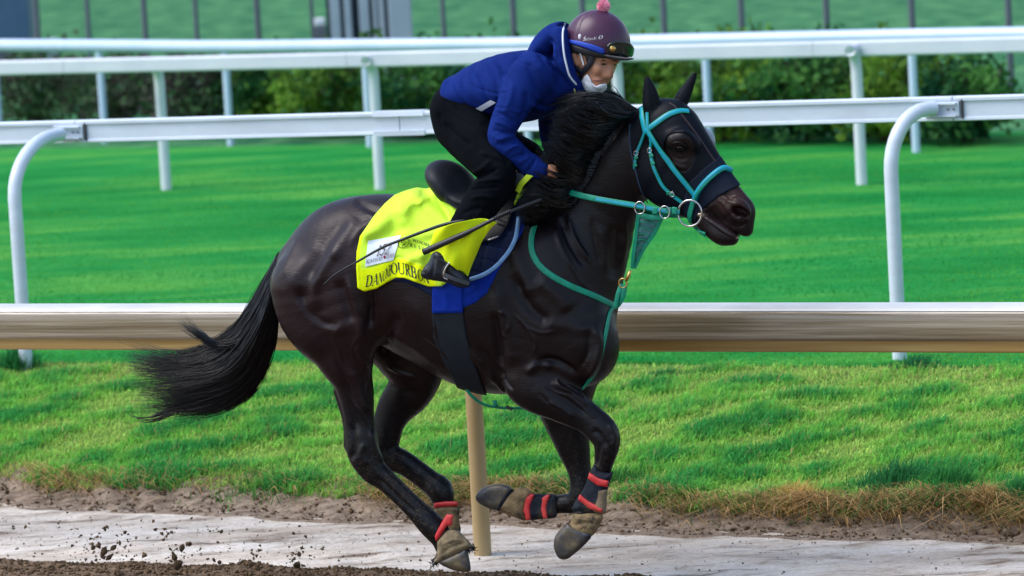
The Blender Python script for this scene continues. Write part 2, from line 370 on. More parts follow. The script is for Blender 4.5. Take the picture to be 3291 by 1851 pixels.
# third: plastic rail further off, posts behind it
nQ = 30.42
q0 = on_plane(0, 195, NV, nQ); q1 = on_plane(3291, 117, NV, nQ)
r2 = thing('plastic_rail', 'cream white flat rail in the middle distance, posts hooked behind it', 'rail', tuple(tn(float(q0 @ TV), nQ, 0.4)))
def top2(t):
    a, b = float(q0 @ TV), float(q1 @ TV); return q0[2] + (q1[2] - q0[2]) * (t - a) / (b - a) + 0.0
pr2 = [(0.03, 0), (-0.03, 0), (-0.045, -0.012), (-0.045, -0.1), (-0.035, -0.112), (0.03, -0.112)]
qs = [float(on_plane(p, 170, NV, nQ) @ TV) for p in (-1200, 210, 1120, 1990, 2620, 4200)]
for a, b in zip(qs[:-1], qs[1:]):
    MB().extrude(pr2, tn(a, nQ, top2(a)), tn(b - 0.004, nQ, top2(b)), NV, Z3).build('rail', m_white2, r2, angle=30)
for (bx, by) in ((535, 610), (1222, 610), (2003, 604), (2770, 595)):
    b = on_z(bx, by, 0.40); tt = float(b @ TV); h = top2(tt) - 0.05
    n_b = float(b @ NV)
    P = [tn(tt, n_b, z) for z in (0.35, 0.7, 0.95, h - 0.17)]
    for a in np.linspace(0.2, 1, 6):
        an = a * math.pi / 2; P.append(tn(tt, n_b - 0.12 * (1 - math.cos(an)), h - 0.17 + 0.16 * math.sin(an)))
    P.append(tn(tt, nQ + 0.02, h))
    MB().tube(P, 0.040, 14).build('post', m_white2, r2, angle=50)

# fourth: round tube rail at the foot of the hedge (it curves towards the camera on the right)
bs = [(-330, 440), (0, 450), (338, 458), (742, 466), (1190, 472), (1700, 476), (2283, 484), (2945, 490), (3700, 497)]
tops = [(-330, 122), (0, 126), (400, 128), (742, 131), (1190, 127), (1700, 122), (2283, 110), (2945, 96), (3700, 84)]
r3 = thing('tube_rail', 'round pale blue white tube rail, farthest of the white rails, in front of the bushes', 'rail', tuple(on_z(742, 466, 0.4)))
rp = []
for (bx, by), (tx, ty) in zip(bs, tops):
    b = on_z(bx, by, 0.40); hd = NV @ b
    best = on_plane(bx - 18, ty + 19, NV, hd); rp.append(b * [1, 1, 0] + Z3 * best[2])
    MB().tube([b - Z3 * 0.05, b + Z3 * 0.4, b * [1, 1, 0] + Z3 * (best[2] - 0.03)], 0.032, 12).build('post', m_white3, r3, angle=50)
MB().tube(crom(rp, 6), 0.056, 16).build('rail', m_white3, r3, smooth=True)

# ------------------------------------------------------------------ bushes, fence posts, boxes behind the rails
m_leaf = mat('bush_leaves', (1, 1, 1), attr='col', rough=0.7, spec=0.08, transl=0.30)
m_twig = mat('bush_twigs', (0.06, 0.04, 0.03), (0.11, 0.08, 0.06), 20, 0.9)
def leaf_cloud(center, rad, n, size, cols, seed, flat_base=True):
    r = np.random.default_rng(seed)
    d = r.normal(size=(n, 3)); d /= np.linalg.norm(d, axis=1)[:, None]
    lump = 1 + 0.5 * fbm(d[:, 0] * 1.1, d[:, 1] * 1.1, d[:, 2] * 1.1, 3, seed)
    rr_ = r.uniform(0.15, 1, n) ** 0.45
    p = d * (rr_ * lump)[:, None] * rad
    p[:, 2] = np.where(p[:, 2] < -rad[2] * 0.86, -rad[2] * r.uniform(0.3, 0.86, n), p[:, 2])
    p += center
    a = r.normal(size=(n, 3)); a /= np.linalg.norm(a, axis=1)[:, None]
    b = np.cross(a, r.normal(size=(n, 3))); b /= np.linalg.norm(b, axis=1)[:, None]
    s = size * r.uniform(0.6, 1.3, n)[:, None]
    v = np.stack([p - a * s, p + b * s * 0.55, p + a * s, p - b * s * 0.55], 1).reshape(-1, 3)
    f = np.arange(4 * n).reshape(n, 4)
    k = np.clip(0.5 + 0.5 * fbm(p[:, 0] * 1.3, p[:, 1] * 1.3, p[:, 2] * 1.3, 3, seed + 1) * 1.6 + 0.15 * r.normal(size=n), 0, 1)[:, None]
    c = np.asarray(cols[0]) * (1 - k) + np.asarray(cols[1]) * k
    return v, f, np.repeat(c, 4, 0)
G1 = ((0.020, 0.085, 0.025), (0.18, 0.33, 0.04)); G2 = ((0.014, 0.075, 0.035), (0.09, 0.24, 0.05)); G3 = ((0.07, 0.06, 0.055), (0.07, 0.16, 0.06))
bushes = [  # px centre, base py, half width px, top py, colours, label
    (45, 440, 150, 205, G3, 'dark bare bush at the far left, behind the tube rail'),
    (300, 440, 170, 215, G3, 'brown twiggy bush, second from the left behind the tube rail'),
    (560, 440, 150, 225, G3, 'twiggy half bare bush with green tufts, third from the left'),
    (770, 430, 100, 235, G1, 'small bright bush left of the large dark green bushes'),
    (1010, 462, 165, 205, G1, 'rounded green bush with yellow tips, left of the rider'),
    (1290, 466, 190, 200, G2, 'dark green bush directly behind the rider'),
    (1620, 470, 200, 195, G2, 'dark green bush hidden behind the rider and mane'),
    (1960, 480, 190, 180, G1, 'green bush between the rider and the horse ears'),
    (2260, 484, 190, 185, G1, 'green bush right above the horse head'),
    (2530, 486, 190, 185, G2, 'dark bush right of the horse ears with bare patch'),
    (2800, 488, 190, 190, G1, 'green bush, second from the right end of the row'),
    (3035, 490, 150, 235, G2, 'dark green bush at the right end of the row')]
for i, (px, py, hw, ty, cols, lab) in enumerate(bushes):
    b = on_z(px, py - 14, 0.40); d = proj(b)[2]; s = F / d
    h = (py - ty + 22) / s; c = b + Z3 * h * 0.5
    o = thing('bush', lab, 'bush', tuple(b), 0, 'bushes behind the tube rail')
    rad = np.array([hw / s * 1.15, 0.55, h * 0.52])
    nl = 2600 if cols is not G3 else 1500
    v, f, cc = leaf_cloud(c + NV * 0.45, rad, nl, 0.045, cols, 100 + i)
    mesh_obj('foliage', v, f, m_leaf, o, attrs={'col': ('FLOAT_COLOR', cc)})
    tw = MB(); r = random.Random(i)
    for k in range(26):
        a = r.uniform(0, 6.28); q = np.array([math.cos(a), math.sin(a), 0]) * r.uniform(0.2, 0.9)
        e = b + NV * 0.45 + q * rad * 0.9 + Z3 * h * r.uniform(0.6, 0.95)
        st = b + NV * 0.45 + q * 0.08
        tw.tube([st, st * 0.5 + e * 0.5 + Z3 * 0.06 * r.uniform(-1, 1), e], [0.014, 0.009, 0.004], 4)
    tw.build('stems', m_twig, o)

m_pole = mat('grey_steel_post', (0.075, 0.085, 0.11), (0.10, 0.11, 0.14), 5, 0.5, 0.5)
poles = [(135, 300), (298, 300), (480, 300), (645, 300), (842, 290), (1438, 292), (1663, 292), (1886, 292), (2146, 296), (2395, 298), (2668, 300), (2942, 300), (3252, 302)]
names = ['leftmost thin grey post above the rails', 'second thin grey post from the left', 'third thin grey post from the left', 'fourth thin grey post from the left',
         'thin grey post just left of the grey cabinet', 'thin grey post just right of the grey cabinet', 'thin grey post left of the rider hood', 'thin grey post behind the rider helmet',
         'thin grey post right of the rider helmet', 'second thin grey post right of the helmet', 'third thin grey post right of the helmet', 'second thin grey post from the right edge', 'thin grey post at the right edge']
for (px, py), lab in zip(poles, names):
    b = on_z(px, py, 0.40); o = thing('fence_post', lab, 'post', tuple(b), 0, 'thin grey fence posts on the far grass')
    k = 1.0 if px not in (298, 645, 1438) else 0.8
    MB().tube([b - Z3 * 0.1, b + Z3 * 1.2, b + Z3 * 2.4], 0.030 * k, 10).build('shaft', m_pole, o, angle=50)
    MB().ball(b + Z3 * 2.4, (0.036 * k, 0.036 * k, 0.03)).build('cap', m_pole, o, smooth=True)
m_cab = mat('cabinet_grey', (0.30, 0.36, 0.42), (0.36, 0.41, 0.47), 2, 0.5, 0.4)
m_cabd = mat('cabinet_dark', (0.018, 0.035, 0.06), (0.03, 0.05, 0.08), 3, 0.6)
m_bluebox = mat('blue_grey_box', (0.035, 0.09, 0.17), (0.05, 0.11, 0.20), 3, 0.5)
XV = np.array([1.0, 0, 0]); YV = np.array([0, 1.0, 0])
def upbox(mb, px0, px1, dy, z0, z1, thick, ref):
    """box spanning px0..px1 at the depth of ref (+dy), world heights z0..z1"""
    d = proj(ref)[2] + dy; s = F / d
    cx_ = ref[0] + ((px0 + px1) / 2 - proj(ref)[0]) / s * 1.0
    return mb.frame_box((cx_, ref[1] + dy, (z0 + z1) / 2), XV, YV, Z3, (px1 - px0) / 2 / s, thick, (z1 - z0) / 2)
ref = on_z(1180, 296, 0.40)
cb = thing('utility_cabinet', 'grey equipment cabinet with upright columns and dark gaps, left of the rider', 'cabinet', tuple(ref))
upbox(MB(), 1062, 1266, 0.25, 0.4, 2.5, 0.05, ref).build('back_panel', m_cabd, cb)
for a, b_, z0 in ((1077, 1108, 0.72), (1121, 1144, 0.80), (1169, 1201, 0.4), (1213, 1226, 0.4), (1231, 1250, 0.4)):
    upbox(MB(), a, b_, 0.08, z0, 2.5, 0.06, ref).build('column', m_cab, cb, bevel=0.008)
upbox(MB(), 1264, 1337, 0.0, 0.4, 2.5, 0.16, ref).build('side_panel', m_cab, cb, bevel=0.01)
upbox(MB(), 1060, 1340, 0.1, 0.36, 0.44, 0.25, ref).build('plinth', m_cabd, cb)
ref2 = on_z(1040, 298, 0.40)
mp_ = thing('meter_post', 'small grey meter box on a thin post beside the cabinet', 'meter', tuple(ref2))
upbox(MB(), 1012, 1024, 0, 0.35, 2.4, 0.02, ref2).build('post', m_pole, mp_)
upbox(MB(), 1022, 1062, -0.02, 0.75, 1.06, 0.05, ref2).build('box', m_pole, mp_, bevel=0.01)
upbox(MB(), 1024, 1060, -0.02, 1.06, 1.14, 0.05, ref2).build('lid', m_white2, mp_, bevel=0.02)
upbox(MB(), 1030, 1052, -0.02, 0.36, 0.75, 0.03, ref2).build('conduit', m_pole, mp_)
ref3 = on_z(60, 240, 0.40)
bb = thing('blue_equipment_box', 'blue grey box standing in the top left corner', 'box', tuple(ref3))
upbox(MB(), -90, 114, 0, 0.78, 1.6, 0.3, ref3).build('body', m_bluebox, bb, bevel=0.015)
upbox(MB(), -80, 112, 0.02, 0.4, 0.775, 0.27, ref3).build('base', m_pole, bb)
ref4 = on_z(150, 270, 0.40)
sb = thing('low_utility_box', 'low dark and pale utility box beside the blue grey box', 'box', tuple(ref4))
upbox(MB(), 122, 150, 0, 0.36, 0.86, 0.06, ref4).build('box', m_dark, sb, bevel=0.008)
upbox(MB(), 158, 190, 0.05, 0.36, 0.88, 0.06, ref4).build('pedestal', m_cab, sb, bevel=0.01)
# ------------------------------------------------------------------ solid modelling on a distance grid
YAW = math.radians(22)                        # the horse comes slightly towards the camera
HU = np.array([math.cos(YAW), -math.sin(YAW), 0.0]); HV = np.array([math.sin(YAW), math.cos(YAW), 0.0])
HO = np.array([-0.06, 19.25, 0.0]); PXM = 738.0
def W2L(p): q = np.asarray(p, float) - HO; return np.stack([q @ HU, q @ HV, q[..., 2]], -1)
def L2W(l): l = np.asarray(l, float); return HO + l[..., 0:1] * HU + l[..., 1:2] * HV + l[..., 2:3] * np.array([0, 0, 1.0])
def HP(px, py, lat=0.0):
    """picture point on the upright plane that lies `lat` metres from the horse's middle, towards the camera (horse coordinates)"""
    px, py, lat = np.broadcast_arrays(np.asarray(px, float), np.asarray(py, float), np.asarray(lat, float))
    d = ray(px, py); k = ((HO @ HV - lat) - CAM @ HV) / (d @ HV)
    return W2L(CAM + d * k[..., None])
def HW(px, py, lat=0.0): return L2W(HP(px, py, lat))

class Vol:
    def __init__(s, lo, hi, h):
        s.lo = np.asarray(lo, float); s.h = h; s.n = np.ceil((np.asarray(hi) - s.lo) / h).astype(int) + 1
        s.D = np.full(s.n, 1.0, np.float32)
    def sub(s, lo, hi):
        a = np.clip(np.floor((np.asarray(lo) - s.lo) / s.h).astype(int), 0, s.n - 1)
        b = np.clip(np.ceil((np.asarray(hi) - s.lo) / s.h).astype(int) + 1, 1, s.n)
        b = np.maximum(b, a + 1)
        sl = tuple(slice(a[i], b[i]) for i in range(3))
        ax = [(s.lo[i] + s.h * np.arange(a[i], b[i])).astype(np.float32) for i in range(3)]
        return sl, ax[0][:, None, None], ax[1][None, :, None], ax[2][None, None, :]
    @staticmethod
    def smin(a, b, k):
        if k <= 0: return np.minimum(a, b)
        h = np.maximum(k - np.abs(a - b), 0) / k
        return np.minimum(a, b) - h * h * k * 0.25
    def merge(s, sl, d, k, mode):
        if mode == '+': s.D[sl] = s.smin(s.D[sl], d, k)
        elif mode == '-': s.D[sl] = -s.smin(-s.D[sl], d, k)
        else: s.D[sl] = -s.smin(-s.D[sl], -d, k)
    def chain(s, nodes, k=0.03, mode='+', m=3, pad=0.05, mirror=False):
        """nodes (px, py, lat, radius px, lateral ratio): a limb of varying elliptical section"""
        P = np.array([list(q) + [0.9] * (5 - len(q)) for q in nodes], float)
        if mirror: P[:, 2] *= -1
        if len(P) > 2 and m > 1: P = crom(P, m)
        L = HP(P[:, 0], P[:, 1], P[:, 2]); R = np.maximum(P[:, 3], 0.5) / PXM; A = P[:, 4]
        s.chain3(L, R, A, k, mode, pad)
    def chain3(s, L, R, A, k=0.03, mode='+', pad=0.05):
        e = float((R.max() * max(A.max(), 1.0)) + pad + k)
        sl, X, Y, Z = s.sub((L - e).min(0), (L + e).max(0))
        o = np.array([q.start for q in sl]); T = np.full([q.stop - q.start for q in sl], 1.0, np.float32)
        for i in range(max(len(L) - 1, 1)):
            a = L[i]; b = L[min(i + 1, len(L) - 1)]; ra, rb = R[i], R[min(i + 1, len(R) - 1)]; ea, eb = A[i], A[min(i + 1, len(A) - 1)]
            g = max(ra * max(ea, 1), rb * max(eb, 1)) + pad + k
            s2, x, y, z = s.sub(np.minimum(a, b) - g, np.maximum(a, b) + g)
            t2 = tuple(slice(s2[j].start - o[j], s2[j].stop - o[j]) for j in range(3))
            ab = b - a; ll = float(ab @ ab) + 1e-9
            t = np.clip(((x - a[0]) * ab[0] + (y - a[1]) * ab[1] + (z - a[2]) * ab[2]) / ll, 0, 1).astype(np.float32)
            ay = ea + t * (eb - ea); r = ra + t * (rb - ra)
            dx = x - a[0] - t * ab[0]; dy = (y - a[1] - t * ab[1]) / ay; dz = z - a[2] - t * ab[2]
            d = np.sqrt(dx * dx + dy * dy + dz * dz) - r
            T[t2] = np.minimum(T[t2], d)
        s.merge(sl, T, k, mode)
    def ell(s, px, py, lat, ru, rv, rw, ang=0.0, k=0.03, mode='+', pad=0.05):
        """ellipsoid: px radii along / across after turning by ang degrees in the picture plane, rv lateral (metres)"""
        c = HP(px, py, lat); a, b = ru / PXM, rw / PXM; g = max(a, b, rv) + pad + k
        sl, X, Y, Z = s.sub(c - g, c + g); an = math.radians(ang)
        dx, dy, dz = X - c[0], Y - c[1], Z - c[2]
        p = (dx * math.cos(an) + dz * math.sin(an)); q = (-dx * math.sin(an) + dz * math.cos(an))
        k0 = np.sqrt((p / a) ** 2 + (dy / rv) ** 2 + (q / b) ** 2); k1 = np.sqrt((p / a / a) ** 2 + (dy / rv / rv) ** 2 + (q / b / b) ** 2) + 1e-6
        s.merge(sl, (k0 * (k0 - 1) / k1).astype(np.float32), k, mode)
    def sample(s, P):
        """trilinear value at points (n,3)"""
        g = (np.asarray(P) - s.lo) / s.h; g = np.clip(g, 0, s.n - 1.001); i = g.astype(int); f = (g - i).astype(np.float32)
        v = 0
        for a in (0, 1):
            for b in (0, 1):
                for c in (0, 1):
                    w = (f[:, 0] if a else 1 - f[:, 0]) * (f[:, 1] if b else 1 - f[:, 1]) * (f[:, 2] if c else 1 - f[:, 2])
                    v = v + w * s.D[i[:, 0] + a, i[:, 1] + b, i[:, 2] + c]
        return v
    def coords(s):
        return [(s.lo[i] + s.h * np.arange(s.n[i])).astype(np.float32) for i in range(3)]
    def mesh(s, smooth=3):
        D = s.D; I = D < 0; n = np.array(D.shape)
        cnt = np.zeros(n - 1, np.int8)
        for a in (0, 1):
            for b in (0, 1):
                for c in (0, 1): cnt += I[a:n[0] - 1 + a, b:n[1] - 1 + b, c:n[2] - 1 + c]
        act = np.argwhere((cnt > 0) & (cnt < 8))
        vid = np.full(n - 1, -1, np.int32); vid[tuple(act.T)] = np.arange(len(act))
        val = np.stack([D[act[:, 0] + a, act[:, 1] + b, act[:, 2] + c] for a in (0, 1) for b in (0, 1) for c in (0, 1)], 1)
        co = np.array([(a, b, c) for a in (0, 1) for b in (0, 1) for c in (0, 1)], float)
        acc = np.zeros((len(act), 3)); w = np.zeros(len(act))
        for p in range(8):
            for q in range(p + 1, 8):
                if abs(co[p] - co[q]).sum() == 1:
                    sg = (val[:, p] < 0) != (val[:, q] < 0)
                    t = np.where(sg, val[:, p] / (val[:, p] - val[:, q] + 1e-12), 0)
                    acc += np.where(sg[:, None], co[p] + t[:, None] * (co[q] - co[p]), 0); w += sg
        V = s.lo + s.h * (act + acc / np.maximum(w, 1)[:, None])
        Fq = []
        for ax in range(3):
            sa = [slice(None)] * 3; sb = [slice(None)] * 3; sa[ax] = slice(0, -1); sb[ax] = slice(1, None)
            A, B = I[tuple(sa)], I[tuple(sb)]
            e = np.argwhere(A != B); o1, o2 = [(1, 2), (2, 0), (0, 1)][ax]
            e = e[(e[:, o1] > 0) & (e[:, o2] > 0) & (e[:, o1] < n[o1] - 1) & (e[:, o2] < n[o2] - 1)]
            ins = A[tuple(e.T)]
            c = [e.copy() for _ in range(4)]
            c[1][:, o1] -= 1; c[2][:, o1] -= 1; c[2][:, o2] -= 1; c[3][:, o2] -= 1
            q = np.stack([vid[tuple(cc.T)] for cc in c], 1)
            q = np.where(ins[:, None], q, q[:, ::-1]); Fq.append(q)
        Fq = np.vstack(Fq); Fq = Fq[(Fq >= 0).all(1)]
        return relax(V, Fq, smooth), Fq
def relax(V, Fq, it, lam=0.55, mu=-0.57):
    k = Fq.shape[1]
    E = np.vstack([np.stack([Fq[:, i], Fq[:, (i + 1) % k]], 1) for i in range(k)])
    E = np.unique(np.sort(E, 1), axis=0); nv = len(V)
    deg = np.bincount(E.ravel(), minlength=nv).astype(float)[:, None] + 1e-9
    for _ in range(it):
        for l in (lam, mu):
            S = np.stack([np.bincount(E[:, 0], V[E[:, 1], j], nv) + np.bincount(E[:, 1], V[E[:, 0], j], nv) for j in range(3)], 1)
            V = V + l * (S / deg - V)
    return V
def vnormals(V, Fq):
    a = V[Fq[:, 2]] - V[Fq[:, 0]]; b = V[Fq[:, -1]] - V[Fq[:, 1]] if Fq.shape[1] == 4 else V[Fq[:, 1]] - V[Fq[:, 0]]
    fn = np.cross(a, b) if Fq.shape[1] == 4 else np.cross(b, a)
    N = np.zeros_like(V)
    for i in range(Fq.shape[1]):
        for j in range(3): N[:, j] += np.bincount(Fq[:, i], fn[:, j], len(V))
    return N / (np.linalg.norm(N, axis=1)[:, None] + 1e-12)
def pdist(px, py, line):
    """distance in px to a polyline, with the position along it 0..1"""
    line = np.asarray(line, float); best = np.full(px.shape, 1e9); pos = np.zeros(px.shape)
    n = len(line) - 1
    for i in range(n):
        a, b = line[i], line[i + 1]; ab = b - a; t = np.clip(((px - a[0]) * ab[0] + (py - a[1]) * ab[1]) / (ab @ ab + 1e-9), 0, 1)
        d = np.hypot(px - a[0] - t * ab[0], py - a[1] - t * ab[1]); w = d < best
        best = np.where(w, d, best); pos = np.where(w, (i + t) / n, pos)
    return best, pos
def poly_sd(px, py, poly):
    """signed distance in px to a closed outline, negative inside"""
    P = np.asarray(poly, float); d = np.full(px.shape, 1e9); ins = np.zeros(px.shape, bool)
    for i in range(len(P)):
        a, b = P[i], P[(i + 1) % len(P)]; ab = b - a
        t = np.clip(((px - a[0]) * ab[0] + (py - a[1]) * ab[1]) / (ab @ ab + 1e-9), 0, 1)
        d = np.minimum(d, np.hypot(px - a[0] - t * ab[0], py - a[1] - t * ab[1]))
        c = ((a[1] <= py) != (b[1] <= py)); xx = a[0] + (py - a[1]) / (b[1] - a[1] + 1e-12) * ab[0]
        ins ^= c & (px < xx)
    return np.where(ins, -d, d)
VIEW_L = np.array([-(HU @ FW), -(HV @ FW), -FW[2]])         # towards the camera, in horse coordinates
def strokes(V, Fq, lst, gain=1.0):
    """raised or sunk lines modelled into a surface: (polyline px, half width px, depth m)"""
    N = vnormals(V, Fq); px, py, _ = proj(L2W(V)); f = np.clip((N @ VIEW_L - 0.05) / 0.3, 0, 1)
    disp = np.zeros(len(V))
    for line, wd, dep in lst:
        ln = crom(line, 5) if len(line) > 2 else np.asarray(line, float)
        lo, hi = ln.min(0) - 3 * wd, ln.max(0) + 3 * wd
        q = np.where((px > lo[0]) & (px < hi[0]) & (py > lo[1]) & (py < hi[1]) & (f > 0))[0]
        if not len(q): continue
        d, t = pdist(px[q], py[q], ln)
        disp[q] += gain * dep * np.exp(-(d / wd) ** 2) * np.clip(np.minimum(t, 1 - t) * 6, 0, 1) * f[q]
    return V + N * disp[:, None]

# ------------------------------------------------------------------ the horse
b_lo = np.array([HP(820, 900, 0)[0], -0.40, -0.02]); b_hi = np.array([HP(2470, 700, 0.1)[0], 0.40, 2.15])
body = Vol(b_lo, b_hi, 0.0065)
# trunk
body.chain([(1010, 868, 0, 128, .85), (1110, 818, 0, 172, .95), (1215, 842, 0, 219, .92), (1330, 880, 0, 254, .82), (1450, 915, 0, 285, .74), (1590, 950, 0, 316, .66), (1700, 955, 0, 286, .66), (1765, 960, 0, 225, .74)], 0.02, m=7)
for s in (1, -1):                                  # breast
    body.chain([(1770, 960, 0.08 * s, 170, .7), (1845, 1070, 0.09 * s, 138, .8), (1862, 1112, 0.09 * s, 130, .8)], 0.05)
# neck and withers
body.chain([(1640, 760, 0, 120, .7), (1760, 850, 0, 225, .62), (1850, 780, 0, 180, .58), (1925, 655, .01, 132, .55), (2000, 535, .025, 116, .55), (2068, 445, .035, 86, .62)], 0.06)
# head
body.chain([(2105, 405, .04, 72, .72), (2150, 412, .045, 89, .76), (2192, 462, .055, 84, .76), (2226, 513, .062, 80, .66), (2264, 566, .07, 74, .54), (2310, 620, .082, 66, .50), (2345, 654, .09, 60, .56), (2372, 680, .095, 56, .64)], 0.02)
body.chain([(2135, 545, .05, 110, .52), (2188, 604, .06, 80, .48), (2235, 656, .07, 50, .48), (2285, 724, .082, 36, .60), (2318, 752, .09, 35, .75), (2340, 760, .092, 29, .9), (2352, 766, .092, 22, .9)], 0.03)
body.chain([(2376, 700, .096, 44, .72), (2391, 724, .098, 31, .85), (2396, 736, .098, 25, .9)], 0.02)
body.chain([(2166, 452, .145, 26, .9), (2196, 442, .15, 24, .9), (2222, 462, .135, 22, .8)], 0.03)          # brow over the eye
body.ell(2372, 672, .148, 46, 0.030, 34, -38, 0.02)                                                        # flared nostril
# near hind leg
body.chain([(1000, 925, .12, 136, .85), (1008, 1000, .13, 120, .85), (1036, 1056, .14, 107, .85), (1076, 1106, .14, 93, .8), (1108, 1160, .14, 84, .8), (1131, 1213, .135, 68, .75), (1142, 1256, .13, 62, .7), (1150, 1306, .13, 55, .65), (1155, 1356, .13, 51, .6), (1163, 1411, .13, 55, .62), (1169, 1456, .13, 56, .62), (1197, 1508, .125, 47, .68), (1236, 1541, .12, 38, .75), (1286, 1588, .12, 35, .75), (1336, 1637, .115, 36, .8), (1384, 1686, .11, 42, .85), (1420, 1728, .11, 38, .85), (1438, 1762, .11, 38, .9)], 0.04)
body.chain([(1120, 900, .14, 140, .8), (1138, 1020, .18, 104, .75), (1146, 1095, .18, 70, .7), (1152, 1150, .16, 45, .7)], 0.06)
body.chain([(1092, 1260, .13, 22, .5), (1118, 1360, .13, 17, .5), (1122, 1430, .13, 19, .6)], 0.02)
# far hind leg
body.chain([(1250, 1040, -.12, 130, .8), (1325, 1160, -.13, 104, .75), (1334, 1215, -.135, 84, .7), (1311, 1262, -.135, 75, .7), (1274, 1308, -.135, 63, .65), (1250, 1356, -.13, 54, .62), (1235, 1410, -.13, 54, .62), (1228, 1452, -.13, 52, .62), (1262, 1472, -.13, 45, .68), (1300, 1489, -.13, 41, .75), (1345, 1520, -.13, 39, .75), (1385, 1551, -.13, 40, .8), (1414, 1576, -.125, 45, .85), (1425, 1614, -.12, 36, .85), (1436, 1660, -.12, 34, .9), (1446, 1700, -.12, 36, .9)], 0.04)
# near fore leg
body.chain([(1740, 880, .13, 150, .55), (1730, 1010, .155, 135, .55), (1705, 1130, .17, 98, .6), (1698, 1232, .17, 70, .7)], 0.06)
body.chain([(1694, 1228, .17, 66, .75), (1738, 1258, .17, 74, .75), (1786, 1280, .17, 70, .7), (1838, 1311, .165, 60, .68), (1890, 1344, .16, 51, .68), (1934, 1384, .16, 51, .72), (1950, 1420, .16, 44, .8), (1943, 1475, .158, 33, .8), (1934, 1512, .155, 29, .8), (1914, 1566, .15, 28, .85), (1890, 1625, .15, 31, .9), (1878, 1652, .15, 34, .9), (1860, 1692, .15, 31, .9), (1846, 1716, .15, 33, .9)], 0.05)
# far fore leg
body.chain([(1800, 1180, -.11, 130, .7), (1815, 1320, -.13, 84, .7), (1829, 1386, -.13, 66, .7), (1843, 1440, -.13, 55, .7), (1858, 1496, -.13, 42, .75), (1868, 1545, -.13, 38, .8), (1868, 1590, -.13, 42, .8), (1845, 1614, -.13, 36, .8), (1800, 1620, -.13, 30, .8), (1740, 1626, -.13, 29, .8), (1690, 1618, -.13, 34, .9), (1650, 1609, -.13, 31, .9), (1622, 1602, -.13, 32, .9)], 0.05)
